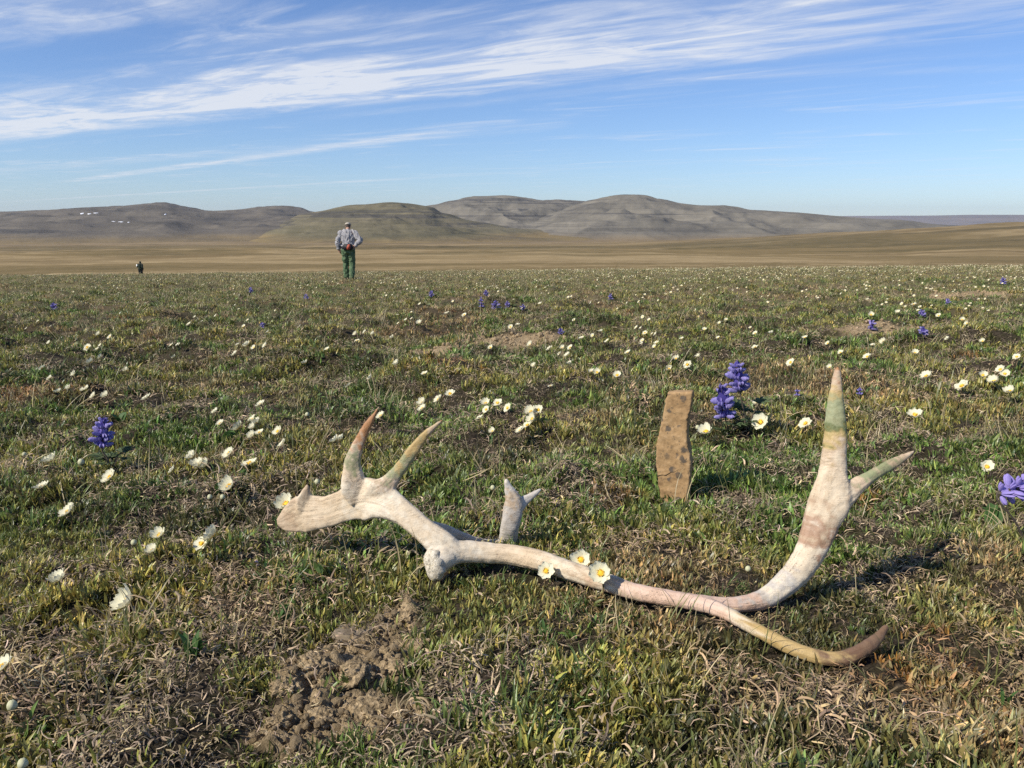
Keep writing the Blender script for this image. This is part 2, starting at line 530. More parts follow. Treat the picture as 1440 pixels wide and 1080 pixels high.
# slab of brown sandstone with grey lichen
m, t = new_mat('slab_stone'); MAT['slab'] = m
p = obj_coord(t)
n1 = t.noise(p, 25, 6, 0.6); n2 = t.noise(p, 160, 5, 0.6)
c = t.ramp(t.math('ADD', t.math('MULTIPLY', n1, 0.6), t.math('MULTIPLY', n2, 0.4)),
           [(0.36, (0.24, 0.148, 0.070)), (0.5, (0.345, 0.22, 0.105)), (0.64, (0.44, 0.295, 0.155))])
wv = t.vmath('ADD', p, t.vmath('MULTIPLY', t.noise(p, 120, 3, 0.6, 0, 'Color'), (0.012, 0.012, 0.012)))
vo = t.n('ShaderNodeTexVoronoi', inp={'Vector': wv, 'Scale': 52.0, 'Randomness': 1.0})
spot = t.mrange(vo.outputs['Distance'], 0.28, 0.44, 1, 0)
pick = t.mrange(t.n('ShaderNodeSeparateXYZ', inp={0: vo.outputs['Color']}).outputs[0], 0.42, 0.44)
zone = t.mrange(t.noise(p, 30, 2), 0.40, 0.48)
lich = t.math('MULTIPLY', t.math('MULTIPLY', spot, pick), zone)
c = t.mix(t.math('MULTIPLY', lich, 0.85), c, (0.075, 0.066, 0.055))
vo2 = t.n('ShaderNodeTexVoronoi', inp={'Vector': wv, 'Scale': 160.0})
c = t.mix(t.math('MULTIPLY', t.mrange(vo2.outputs['Distance'], 0.16, 0.24, 0.7, 0), zone), c, (0.09, 0.075, 0.055))
finish(t, c, 0.9, 0.15, t.math('ADD', n1, t.math('MULTIPLY', n2, 0.4)), 0.55, 0.004)
MAT['crack'] = plain_mat('slab_crack', (0.05, 0.035, 0.02), (0.08, 0.055, 0.03), 80, 0.95)
MAT['flat_stone'] = plain_mat('flat_stone', (0.13, 0.098, 0.062), (0.25, 0.20, 0.135), 40, 0.9, 0.5, 0.004)

# cloth and skin
MAT['shirt'] = plain_mat('shirt', (0.27, 0.26, 0.26), (0.335, 0.325, 0.325), 9, 0.85, 0.3, 0.01)
MAT['trousers'] = plain_mat('trousers', (0.06, 0.105, 0.05), (0.12, 0.175, 0.09), 9, 0.85, 0.3, 0.01)
MAT['skin'] = plain_mat('skin', (0.40, 0.22, 0.15), (0.48, 0.28, 0.19), 30, 0.6)
MAT['cap'] = plain_mat('cap', (0.36, 0.32, 0.25), (0.44, 0.39, 0.32), 40, 0.85)
MAT['hair'] = plain_mat('hair', (0.06, 0.045, 0.035), (0.11, 0.085, 0.065), 120, 0.7)
MAT['boot'] = plain_mat('boot', (0.05, 0.04, 0.03), (0.08, 0.06, 0.045), 60, 0.7)
MAT['pouch'] = plain_mat('pouch', (0.36, 0.07, 0.04), (0.44, 0.10, 0.055), 60, 0.6)
MAT['belt'] = plain_mat('belt', (0.015, 0.015, 0.017), (0.03, 0.03, 0.032), 60, 0.6)
MAT['pack_cloth'] = plain_mat('vest', (0.05, 0.055, 0.065), (0.085, 0.09, 0.10), 30, 0.8)
MAT['dark_jacket'] = plain_mat('dark_jacket', (0.012, 0.02, 0.014), (0.022, 0.035, 0.024), 20, 0.85)
MAT['dark_trousers'] = plain_mat('dark_trousers', (0.010, 0.012, 0.012), (0.02, 0.022, 0.022), 20, 0.85)
MAT['paper'] = plain_mat('paper', (0.78, 0.78, 0.72), (0.84, 0.84, 0.80), 20, 0.7)

# ------------------------------------------------------------------ the setting
# near tundra: fans out from behind the camera, finest close by
nr, nc = 640, 460
ys = np.concatenate([np.linspace(-0.6, 0.45, 30, endpoint=False), np.geomspace(0.45, 2.2, 360, endpoint=False), np.geomspace(2.2, 76, nr - 390)])
half = 0.95 * np.maximum(ys, 0) + 0.95
s = np.linspace(-1, 1, nc)
X = half[:, None] * s[None, :]
Yg = np.repeat(ys[:, None], nc, 1)
# gentle waviness of the edge where the meadow ends
lip = 60 + 9 * perlin(X / 14, X * 0 + 2.2, 31) + 5 * perlin(X / 4, X * 0 + 1.2, 33)
Z = gh(X, Yg)
Z = Z - 0.9 * sstep(0, 9, Yg - lip)
me = npmesh('tundra_ground', np.stack([X, Yg, Z], -1).reshape(-1, 3), grid_quads(nr, nc))
sm = soil_mask(X, Yg)
at_s = me.attributes.new('soil', 'FLOAT', 'POINT'); at_s.data.foreach_set('value', sm.astype(np.float32).ravel())
g_, b_, d_, w_ = region(X, Yg)
cov = np.zeros((nr, nc, 4), np.float32); cov[..., 3] = 1
olive = np.array([0.190, 0.165, 0.082]); brown = np.array([0.18, 0.135, 0.08]); dark = np.array([0.070, 0.062, 0.030]); green = np.array([0.115, 0.122, 0.048])
cc = olive[None, None] + 0 * X[..., None]
for msk, colr in ((sstep(0.1, 0.6, g_), green), (sstep(0.1, 0.7, b_), brown), (sstep(0.2, 0.7, d_), dark)):
    cc = cc * (1 - msk[..., None]) + colr * msk[..., None]
cov[..., :3] = cc
at_c = me.attributes.new('cover', 'FLOAT_COLOR', 'POINT'); at_c.data.foreach_set('color', cov.ravel())
ground = tag(link_mesh('tundra_ground', me, MAT['ground']), kind='structure')

# the plain, falling away to the valley and rising to a long ridge on the right
nr, nc = 330, 520
rs = np.geomspace(52, 22000, nr)
az = np.linspace(R(-62), R(62), nc)
RR, AZ = np.meshgrid(rs, az, indexing='ij')
X, Yg = RR * np.sin(AZ), RR * np.cos(AZ)
yy = np.maximum(Yg, 40)


def ridge_amount(x, y):
    q = x / np.maximum(y, 1)
    d = np.hypot(x, y)
    side = sstep(0.02, 0.75, q)
    return side * sstep(450, 1500, d) * (1 - sstep(1700, 3200, d))


def plain_z(x, y):
    d = np.hypot(x, y)
    z = -base_drop(d) + 0.0095 * x * (1 - sstep(80, 400, d))
    z = z + 41 * ridge_amount(x, y)
    z = z + sstep(120, 500, d) * (2.2 * fbm(x / 260, y / 200, 4, 51) + 0.9 * fbm(x / 70, y / 60, 3, 52))
    z = z + sstep(60, 100, d) * 0.22 * fbm(x / 9, y / 8, 3, 53)
    return z


Z = plain_z(X, Yg) - 0.75 * (1 - sstep(60, 74, Yg))
me = npmesh('plain', np.stack([X, Yg, Z], -1).reshape(-1, 3), grid_quads(nr, nc))
ra = me.attributes.new('ridge', 'FLOAT', 'POINT'); ra.data.foreach_set('value', ridge_amount(X, Yg).astype(np.float32).ravel())
tag(link_mesh('plain', me, MAT['plain']), kind='structure')


def hill(name, crest, r0, rc, r2, mat, rough, seed, p=1.25, nr=120, nc=420):
    """a hill: its skyline as azimuth and height at distance rc, slopes before and behind"""
    cpx = np.array([c[0] for c in crest], float)
    crow = np.array([c[1] for c in crest], float)
    pxs = np.linspace(cpx[0], cpx[-1], nc)
    row = np.interp(pxs, cpx, crow)
    k = np.hanning(19); k /= k.sum()
    row = np.convolve(np.pad(row, 9, mode='edge'), k, 'valid')
    u = (pxs - 720) / F
    v = (540 - row) / F
    dy = math.cos(PITCH) + v * math.sin(PITCH); dz = -math.sin(PITCH) + v * math.cos(PITCH)
    azm = np.arctan2(u, dy)
    el = dz / np.hypot(u, dy)
    crest_z = CAM_Z + el * rc
    rr = np.concatenate([np.linspace(r0, rc, int(nr * 0.75), endpoint=False), np.linspace(rc, r2, nr - int(nr * 0.75))])
    RR, AZ = np.meshgrid(rr, azm, indexing='ij')
    x, y = RR * np.sin(AZ), RR * np.cos(AZ)
    tt = np.clip((RR - r0) / (rc - r0), 0, 1)
    back = np.clip((RR - rc) / (r2 - rc), 0, 1)
    prof = np.where(RR <= rc, tt ** p * (1.0 + 0.10 * np.sin(tt * np.pi * 3) * (1 - tt)), 1 - back ** 1.4)
    zb = plain_z(x, y) - 6
    cz = np.repeat(crest_z[None, :], len(rr), 0)
    z = zb + (cz - zb) * prof
    amp = rough * (cz - zb).clip(0)
    shape = np.sin(np.clip(tt, 0, 1) * np.pi) ** 0.7 + 0.06
    L = rc * 0.12
    rid = 1 - 2 * np.abs(fbm(x / L, y / L, 4, seed))
    z = z + amp * shape * (0.34 * rid + 0.16 * fbm(x / (L * 0.5), y / (L * 0.6), 5, seed + 3, 0.55))
    # benches of harder rock
    zz = (z - zb) / 34.0
    z = z + amp * 0.0 + 2.6 * np.sin(zz * 2 * np.pi + 2 * fbm(x / L, y / L, 2, seed + 9)) * sstep(0.1, 0.4, tt)
    me = npmesh(name, np.stack([x, y, z], -1).reshape(-1, 3), grid_quads(len(rr), nc))
    return tag(link_mesh(name, me, mat), kind='structure')


hill_far = hill('hill', [(-260, 306), (-80, 300), (0, 298), (60, 295), (120, 293), (160, 290), (200, 287.5), (232, 286.5), (258, 291), (285, 296), (300, 297), (340, 294.5), (375, 291), (405, 289),
                         (420, 291), (440, 298), (480, 308), (540, 320), (600, 332)], 2500, 6200, 8200, MAT['hill_left'], 0.44, 71, 1.0)
hill('hill', [(270, 348), (330, 337), (380, 318), (430, 300), (470, 293), (500, 288.5), (525, 285.5), (545, 284.5), (585, 287), (605, 290), (616, 297), (640, 304), (670, 312), (700, 317), (760, 324), (830, 333), (900, 348), (960, 362)],
     1900, 3700, 5000, MAT['hill_green'], 0.42, 81, 1.15)
hill('hill', [(480, 322), (540, 305), (590, 292), (620, 285), (655, 279), (690, 275), (712, 274), (735, 278.5), (770, 281.5), (820, 283), (880, 288), (960, 299), (1060, 314)],
     3900, 5600, 7600, MAT['hill_grey'], 0.46, 91, 0.95)
hill('hill', [(640, 334), (700, 322), (760, 306), (800, 292), (830, 282.5), (855, 276.5), (880, 273.5), (905, 274), (925, 279), (950, 285), (985, 288.5), (1010, 289), (1060, 295), (1110, 298.5),
              (1160, 302), (1220, 306), (1290, 312), (1380, 321)], 3300, 4700, 6400, MAT['hill_grey'], 0.44, 101, 0.95)
hill('plateau', [(960, 312), (1060, 306), (1150, 304), (1240, 303.5), (1300, 303), (1360, 302), (1440, 302), (1560, 300), (1700, 303)], 14000, 18000, 21500, MAT['plateau'], 0.08, 111, 0.6)

# snow patches lying in hollows on the far left hill: thin lobed sheets sunk into the slope
bpy.context.view_layer.update()
dg = bpy.context.evaluated_depsgraph_get()
hill_eval = hill_far.evaluated_get(dg)


def snow_patch(px, py, wpx, hpx, seed):
    o_ = Vector((0, 0, CAM_Z)); d_ = Vector(pix_dir(px, py)).normalized()
    ok, loc, nor, idx = hill_eval.ray_cast(o_, d_)
    if not ok:
        return
    r_ = loc.length
    hw = 0.85 * wpx * r_ / F / 2
    hh = 0.75 * hpx * r_ / F / 2
    rgt = Vector((loc.y, -loc.x, 0)).normalized()
    upv = (nor.cross(rgt)).normalized()
    if upv.z < 0: upv = -upv
    stretch = min(4.0, 1.0 / max(abs(nor.dot(d_)), 0.2))
    rnd = random.Random(seed)
    n = 18
    vs, fs = [], []
    for k, lift in enumerate((-14.0, -0.5)):
        for j in range(n):
            a = 2 * math.pi * j / n
            q = 0.75 + 0.4 * math.sin(2 * a + seed) * rnd.random() + 0.2 * rnd.random()
            pt = rgt * (math.cos(a) * hw * q) + upv * (math.sin(a) * hh * stretch * q) + nor * lift
            vs.append(pt)
    vs.append(nor * 1.5)
    for j in range(n):
        fs.append((j, (j + 1) % n, n + (j + 1) % n, n + j))
        fs.append((n + j, n + (j + 1) % n, 2 * n))
    o = link_mesh('snow_patch', pymesh('snow_patch', vs, fs), MAT['snow'], hill_far)
    o.location = loc


for i, a in enumerate(((117, 300, 8, 2.0), (127, 300.5, 7, 1.6), (136, 299.5, 9, 2.0), (160, 311.5, 10, 1.4), (171, 312, 12, 1.6), (181, 312.5, 6, 1.2), (232, 301.5, 4, 3.0))):
    snow_patch(*a, i)


# ------------------------------------------------------------------ tube modelling: chains of oval sections, fused and smoothed
def catmull(P, n):
    P = np.asarray(P, float)
    Q = np.vstack([2 * P[0] - P[1], P, 2 * P[-1] - P[-2]])
    out = []
    for i in range(len(P) - 1):
        p0, p1, p2, p3 = Q[i], Q[i + 1], Q[i + 2], Q[i + 3]
        for k in range(n):
            t = k / n
            out.append(0.5 * ((2 * p1) + (-p0 + p2) * t + (2 * p0 - 5 * p1 + 4 * p2 - p3) * t * t + (-p0 + 3 * p1 - 3 * p2 + p3) * t ** 3))
    out.append(P[-1])
    return np.array(out)


def tube(bm, pts, ra, rb, ref, seg=14, sq=1.0):
    """closed tube; ra across `ref`-normal side, rb along it"""
    n = len(pts)
    rings = []
    sp = lambda v: math.copysign(abs(v) ** sq, v)
    for i in range(n):
        tan = pts[min(i + 1, n - 1)] - pts[max(i - 1, 0)]
        tan = tan / (np.linalg.norm(tan) + 1e-12)
        s_ = np.cross(tan, ref); s_ /= (np.linalg.norm(s_) + 1e-12)
        n_ = np.cross(s_, tan)
        rings.append([bm.verts.new(tuple(pts[i] + s_ * ra[i] * sp(math.cos(2 * math.pi * j / seg)) + n_ * rb[i] * sp(math.sin(2 * math.pi * j / seg)))) for j in range(seg)])
    for i in range(n - 1):
        for j in range(seg):
            bm.faces.new((rings[i][j], rings[i][(j + 1) % seg], rings[i + 1][(j + 1) % seg], rings[i + 1][j]))
    for end, ring, sgn in ((0, rings[0], -1), (n - 1, rings[-1], 1)):
        tan = pts[min(end + 1, n - 1)] - pts[max(end - 1, 0)]
        tan = tan / (np.linalg.norm(tan) + 1e-12)
        c = bm.verts.new(tuple(pts[end] + sgn * tan * min(ra[end], rb[end]) * 0.6))
        for j in range(seg):
            f = (ring[j], ring[(j + 1) % seg], c)
            bm.faces.new(f if sgn > 0 else f[::-1])


def fuse(bm, voxel, smooth_iter, factor=0.5):
    me = bpy.data.meshes.new('tmp')
    bm.to_mesh(me); bm.free()
    o = bpy.data.objects.new('tmp', me)
    COL.objects.link(o)
    md = o.modifiers.new('r', 'REMESH'); md.mode = 'VOXEL'; md.voxel_size = voxel; md.adaptivity = 0
    ms = o.modifiers.new('s', 'SMOOTH'); ms.iterations = smooth_iter; ms.factor = factor
    bpy.context.view_layer.update()
    dg = bpy.context.evaluated_depsgraph_get()
    res = bpy.data.meshes.new_from_object(o.evaluated_get(dg))
    bpy.data.objects.remove(o); bpy.data.meshes.remove(me)
    return res


# ------------------------------------------------------------------ the shed antler
BONE = (0.64, 0.525, 0.37); PALE = (0.69, 0.60, 0.455); GREY = (0.52, 0.475, 0.41); PINK = (0.62, 0.45, 0.34)
GREEN = (0.30, 0.31, 0.17); DKGRN = (0.15, 0.16, 0.06); ORANGE = (0.42, 0.22, 0.10); BROWN = (0.20, 0.125, 0.075); OCHRE = (0.46, 0.34, 0.15); TAN = (0.52, 0.40, 0.27)
RED = (0.40, 0.26, 0.17)
# chain: part name, depth flatness, points (px, py, forward distance, width px, colour)
CHAINS = [
    ('beam', 0.9, [(608, 794, 1.075, 36, GREY), (624, 782, 1.085, 38, PALE), (645, 776, 1.092, 31, PALE), (680, 777, 1.096, 28, BONE), (720, 780, 1.09, 27, BONE),
                   (760, 789, 1.068, 27, BONE), (800, 802, 1.042, 26, PALE), (850, 818, 1.012, 25, TAN), (892, 832, 0.987, 22, PINK), (947, 842, 0.963, 21.5, PINK),
                   (1000, 850, 0.952, 22, PINK), (1047, 849, 0.955, 22, PINK), (1082, 838, 0.966, 28, GREY), (1118, 807, 0.98, 35, PALE), (1138, 779, 0.99, 39, PALE, 0.75),
                   (1149, 752, 0.998, 44, RED, 0.6), (1157, 728, 1.004, 49, TAN, 0.48), (1167, 704, 1.010, 55, BONE, 0.40), (1170, 682, 1.016, 46, BONE, 0.42), (1172, 658, 1.022, 33, BONE, 0.5)], ),
    ('tine', 0.62, [(1164, 712, 1.010, 36, BONE, 0.3), (1170, 672, 1.02, 37, BONE, 0.45), (1173, 635, 1.028, 32, TAN), (1175, 612, 1.033, 30, OCHRE), (1175, 600, 1.036, 29, DKGRN), (1175, 585, 1.04, 26, GREEN),
                    (1175, 566, 1.045, 22, GREEN), (1176, 548, 1.05, 17, OCHRE), (1177, 532, 1.054, 12, TAN), (1178, 517, 1.057, 6, ORANGE)], ),
    ('tine', 0.62, [(1160, 722, 1.006, 26, BONE, 0.3), (1185, 698, 1.012, 34, BONE, 0.42), (1208, 681, 1.016, 22, TAN), (1228, 668, 1.022, 17, GREEN), (1248, 656, 1.03, 16, GREEN), (1268, 645, 1.037, 11, TAN), (1286, 634, 1.043, 4, BONE)], ),
    ('tine', 0.9, [(955, 845, 0.960, 19, PINK), (995, 852, 0.944, 20, PINK), (1022, 863, 0.923, 19, PINK), (1048, 877, 0.895, 18, PALE), (1079, 894, 0.866, 18, OCHRE), (1116, 913, 0.842, 19.5, OCHRE), (1154, 924.5, 0.826, 20, OCHRE),
                   (1185, 926, 0.82, 21, BROWN), (1212, 915, 0.826, 20, BROWN), (1232, 900, 0.84, 16, BROWN), (1247, 881, 0.856, 8, BROWN)], ),
    ('brow_palm', 0.21, [(640, 778, 1.088, 30, PALE, 0.7), (620, 764, 1.092, 36, PALE, 0.65), (596, 745, 1.100, 32, BONE, 0.55), (568, 722, 1.112, 33, BONE, 0.45), (538, 705, 1.126, 48, PALE, 0.30), (510, 702, 1.140, 58, PALE),
                         (484, 711, 1.152, 44, BONE), (461, 719, 1.163, 43, BONE), (441, 721, 1.170, 48, BONE), (425, 723, 1.176, 52, BONE), (411, 729, 1.181, 41, TAN), (400, 733, 1.185, 28, TAN), (391, 735, 1.188, 11, TAN)], ),
    ('tine', 0.55, [(506, 706, 1.140, 30, PALE, 0.2), (499, 686, 1.143, 38, PALE, 0.34), (496, 668, 1.146, 29, BONE, 0.45), (496, 647, 1.152, 21.5, GREEN), (501, 632, 1.157, 18.5, TAN), (508, 616, 1.163, 15, ORANGE), (516, 600, 1.168, 12, ORANGE), (524, 587, 1.172, 8, ORANGE), (531, 575, 1.176, 3.5, ORANGE)], ),
    ('tine', 0.55, [(520, 710, 1.134, 30, PALE, 0.2), (534, 692, 1.130, 38, PALE, 0.34), (546, 680, 1.132, 26, TAN, 0.45), (560, 662, 1.138, 18.5, GREEN), (580, 635, 1.145, 16.5, OCHRE), (597, 613, 1.151, 12, OCHRE), (610, 601, 1.155, 8, TAN), (623, 590, 1.160, 3.5, ORANGE)], ),
    ('spur', 0.4, [(432, 722, 1.176, 22, BONE, 0.1), (429, 706, 1.176, 24, BONE, 0.2), (430, 695, 1.176, 15, TAN, 0.3), (432, 682, 1.176, 4, TAN)], ),
    ('bez_tine', 0.6, [(622, 768, 1.10, 30, PALE), (606, 750, 1.125, 30, GREY), (622, 751, 1.165, 27, GREY), (655, 763, 1.205, 24, GREY), (690, 772, 1.225, 25, GREY), (711, 765, 1.215, 25, GREY),
                       (717, 740, 1.205, 25, GREY), (721, 718, 1.205, 27, GREY), (722, 704, 1.207, 24, TAN), (716, 688, 1.208, 14, GREY), (711.5, 674, 1.21, 5, PALE)], ),
    ('tine', 0.55, [(722, 718, 1.205, 24, GREY), (734, 707, 1.212, 17, GREY), (747, 698, 1.219, 10, GREY), (761, 688, 1.225, 4, GREY)], ),
]


def build_antler():
    bm = bmesh.new()
    samples = []            # per chain: centres, radius, colour, along
    for name, flat, pts in CHAINS:
        arr = []
        for (px, py, Y, wpx, c, *fl) in pts:
            q = at(px, py, Y)
            arr.append([*q, wpx * 1.03 * px_size(py, Y) / 2, *c, fl[0] if fl else flat])
        d = catmull(arr, 8)
        d[:, 3] = np.maximum(d[:, 3], 0.0018)
        cen = d[:, :3]
        ref = np.array(Vector((0, 0, CAM_Z)) - at(pts[len(pts) // 2][0], pts[len(pts) // 2][1], pts[len(pts) // 2][2])); ref /= np.linalg.norm(ref)
        tube(bm, cen, d[:, 3], np.maximum(d[:, 3] * d[:, 7], np.minimum(d[:, 3], 0.0042)), ref, 24, 0.55 if name in ('brow_palm', 'spur') else 0.9)
        ln = np.concatenate([[0], np.cumsum(np.linalg.norm(np.diff(cen, axis=0), axis=1))])
        samples.append((cen, d[:, 3], d[:, 4:7], ln))
    me = fuse(bm, 0.0017, 16, 0.5)
    n = len(me.vertices)
    co = np.empty(n * 3, np.float32); me.vertices.foreach_get('co', co); co = co.reshape(-1, 3).astype(float)
    best = np.full((len(CHAINS), n), 1e9); colr = np.zeros((len(CHAINS), n, 3)); alon = np.zeros((len(CHAINS), n))
    for k, (cen, rad, cl, ln) in enumerate(samples):
        for s0 in range(0, n, 20000):
            dd = np.linalg.norm(co[s0:s0 + 20000, None, :] - cen[None], axis=2) / rad[None]
            i = dd.argmin(1)
            cc_ = co[s0:s0 + 20000]
            ij = np.clip(i + np.round(9 * fbm(cc_[:, 0] / 0.016 + cc_[:, 1] / 0.02, cc_[:, 2] / 0.016, 4, 79, 0.65)).astype(int), 0, len(cen) - 1)
            best[k, s0:s0 + 20000] = dd[np.arange(len(i)), i]
            colr[k, s0:s0 + 20000] = cl[ij]; alon[k, s0:s0 + 20000] = ln[i]
    # slight organic unevenness of the surface
    nor = np.empty(n * 3, np.float32); me.vertices.foreach_get('normal', nor); nor = nor.reshape(-1, 3)
    bump = 0.0006 * fbm(co[:, 0] / 0.035 + co[:, 1] / 0.05, co[:, 2] / 0.03, 3, 77) + 0.0005 * perlin(co[:, 0] / 0.009, co[:, 2] / 0.009 + co[:, 1] / 0.01, 78)
    own0 = best.argmin(0)
    for k, (cen, rad, cl, ln) in enumerate(samples):      # shallow grooves that run along each branch
        m_ = own0 == k
        i = np.abs(ln[None, :] - alon[k, m_][:, None]).argmin(1)
        dv = co[m_] - cen[i]
        ang = np.arctan2(dv[:, 2], dv[:, 1])
        g_ = perlin(np.cos(ang) * 2.3 + k, np.sin(ang) * 2.3 + alon[k, m_] * 9, 83) + 0.6 * perlin(np.cos(ang) * 5 + k, np.sin(ang) * 5 + alon[k, m_] * 14, 84)
        bump[m_] += 0.00055 * (1 - 2 * np.abs(g_)) * np.clip(rad[i] / 0.012, 0.2, 1)
    co = co + nor * bump[:, None]
    me.vertices.foreach_set('co', co.astype(np.float32).ravel())
    wgt = 1 / np.maximum(best, 0.3) ** 6
    wgt /= wgt.sum(0)
    col = (wgt[..., None] * colr).sum(0)
    own = best.argmin(0)
    ca = me.attributes.new('stain', 'FLOAT_COLOR', 'POINT')
    ca.data.foreach_set('color', np.concatenate([col, np.ones((n, 1))], 1).astype(np.float32).ravel())
    gv = np.stack([co[:, 0] * 60 + own * 9, co[:, 2] * 260 + co[:, 0] * 40, co[:, 1] * 120], 1)
    # grain runs along the branch: compress the along coordinate
    al = alon[own, np.arange(n)]
    cx = co - np.array([samples[o][0][np.abs(samples[o][3] - a).argmin()] for o, a in zip(own, al)])
    gv = np.stack([al * 22 + own * 7, cx[:, 2] * 330, cx[:, 1] * 330], 1)
    ga = me.attributes.new('grain', 'FLOAT_VECTOR', 'POINT'); ga.data.foreach_set('vector', gv.astype(np.float32).ravel())
    me.update()
    nor = np.empty(n * 3, np.float32); me.vertices.foreach_get('normal', nor); nor = nor.reshape(-1, 3)
    root = empty('antler', at(640, 800, 1.08))
    tag(root, 'weathered branching caribou antler lying across the foreground tundra', 'antler')
    polys = np.array([list(p.vertices) for p in me.polygons if len(p.vertices) == 4])
    fown = np.apply_along_axis(lambda r: np.bincount(r).argmax(), 1, own[polys])
    off = np.array(root.location)
    labels = {1: 'tall upright tine with green band', 2: 'short side tine pointing right', 3: 'long low tine with brown tip curving along the ground',
              5: 'orange tipped upright tine', 6: 'ochre and green slanting tine', 9: 'small grey prong of the rear fork'}
    for k, (name, flat, pts) in enumerate(CHAINS):
        q = polys[fown == k]
        if not len(q): continue
        used, inv = np.unique(q, return_inverse=True)
        m2 = npmesh(name, co[used] - off, inv.reshape(-1, 4))
        a2 = m2.attributes.new('stain', 'FLOAT_COLOR', 'POINT'); a2.data.foreach_set('color', np.concatenate([col[used], np.ones((len(used), 1))], 1).astype(np.float32).ravel())
        g2 = m2.attributes.new('grain', 'FLOAT_VECTOR', 'POINT'); g2.data.foreach_set('vector', gv[used].astype(np.float32).ravel())
        o = link_mesh(name, m2, MAT['antler'], root)
        m2.normals_split_custom_set_from_vertices([tuple(v) for v in nor[used].astype(float)])
        if k in labels: o['label'] = labels[k]
    # burr: pale pitted cast face with a beaded rim, where the antler left the skull
    c0 = np.array(at(605, 797, 1.064)); hub = np.array(at(640, 776, 1.09))
    ax = Vector(c0 - hub).normalized()
    ax = Vector((-0.62, -0.74, 0.05)).normalized()
    s1 = ax.cross(Vector((-0.35, 0, 1))).normalized(); s2 = ax.cross(s1).normalized()
    if s2.z < 0: s2 = -s2
    vs, fs = [], []
    nring, nseg = 9, 40
    for i in range(nring):
        f = i / (nring - 1)
        for j in range(nseg):
            a = 2 * math.pi * j / nseg
            bead = 1 + 0.09 * math.sin(9 * a + 1) * (f > 0.6) + 0.05 * math.sin(4 * a)
            prof = [(0.0, 0.005), (0.35, 0.0055), (0.6, 0.005), (0.8, 0.0035), (0.95, 0.001), (1.04, -0.003), (1.0, -0.008), (0.85, -0.013), (0.55, -0.016)][i]
            rr_ = prof[0] * 0.0175 * bead
            pit = 0.0007 * math.sin(37 * a + 5 * f * 9) * (f < 0.6)
            vs.append(Vector(c0) + s1 * (math.cos(a) * rr_ * 0.95) + s2 * (math.sin(a) * rr_ * 1.28) + ax * (prof[1] + pit - 0.004) - Vector(off))
    for i in range(nring - 1):
        for j in range(nseg):
            fs.append((i * nseg + j, i * nseg + (j + 1) % nseg, (i + 1) * nseg + (j + 1) % nseg, (i + 1) * nseg + j))
    o = link_mesh('burr', pymesh('burr', vs, fs), MAT['pith'], root)
    o['label'] = 'pale pitted round base where the antler was shed'
    bpy.data.meshes.remove(me)
    return root


antler = build_antler()


# ------------------------------------------------------------------ upright slab of stone
def build_slab():
    out = [(938, 553), (950, 551.5), (962, 552), (974, 551), (974, 560), (971, 574), (968, 588), (967, 602), (967, 617), (969, 632), (971.5, 648), (971, 664), (970, 682), (969, 700), (968, 722),
           (950, 724), (933, 722), (930, 704), (926, 686), (923.5, 668), (922, 650), (922, 634), (924, 618), (928, 602), (931.5, 584), (935, 568)]
    base = at(950, 712, 1.47)
    root = empty('stone_slab', base)
    rnd = random.Random(5)
    bm = bmesh.new()
    thick = 0.030
    def P3(px, py, k):
        # leaning a little away towards the top
        q = at(px, py, 1.47 + (712 - py) * 0.00016 + (947 - px) * 0.0006)
        return q + Vector((0.35, 0.94, 0)) * (k * thick) - base
    cx, cy = 947, 640
    layers = [(0.94, 0.0), (1.0, 0.12), (1.0, 0.5), (0.99, 0.88), (0.93, 1.0)]
    rings = []
    for sc, k in layers:
        ring = []
        for (x, y) in out:
            jx, jy = rnd.uniform(-.5, .5), rnd.uniform(-.5, .5)
            ring.append(bm.verts.new(P3(cx + (x - cx) * sc + jx, cy + (y - cy) * (1 - (1 - sc) * .3) + jy, k)))
        rings.append(ring)
    n = len(out)
    for a, b in zip(rings, rings[1:]):
        for j in range(n):
            bm.faces.new((a[j], a[(j + 1) % n], b[(j + 1) % n], b[j]))
    bm.faces.new(rings[0][::-1]); bm.faces.new(rings[-1])
    bmesh.ops.triangulate(bm, faces=[f for f in bm.faces if len(f.verts) > 4])
    bmesh.ops.recalc_face_normals(bm, faces=bm.faces)
    me = fuse(bm, 0.0022, 2, 0.5)
    for v in me.vertices:
        d = 0.0016 * float(fbm(v.co.x / 0.03, v.co.z / 0.03 + v.co.y * 9, 4, 66))
        v.co = v.co + Vector((0.15, -0.98, 0.05)) * d + Vector((1, 0, 0)) * (0.0016 * float(fbm(v.co.z / 0.011, v.co.y / 0.01, 3, 67)))
    tag(root, 'thin upright slab of brown lichen-spotted stone standing in the tundra', 'stone slab')
    o = link_mesh('stone', me, MAT['slab'], root)
    # hairline crack across the face
    bm = bmesh.new()
    pts = np.array([P3(x, y, 0.0) + Vector((0, -0.0006, 0)) for x, y in ((924, 669), (931, 667.5), (936, 668), (943, 664), (948, 663.5), (954, 660))], float)
    tube(bm, catmull(pts, 3), np.linspace(0.0006, 0.00025, 16), np.full(16, 0.0010), np.array([0, -1.0, 0.2]), 6)
    me = bpy.data.meshes.new('crack'); bm.to_mesh(me); bm.free()
    link_mesh('crack', me, MAT['crack'], root)


build_slab()


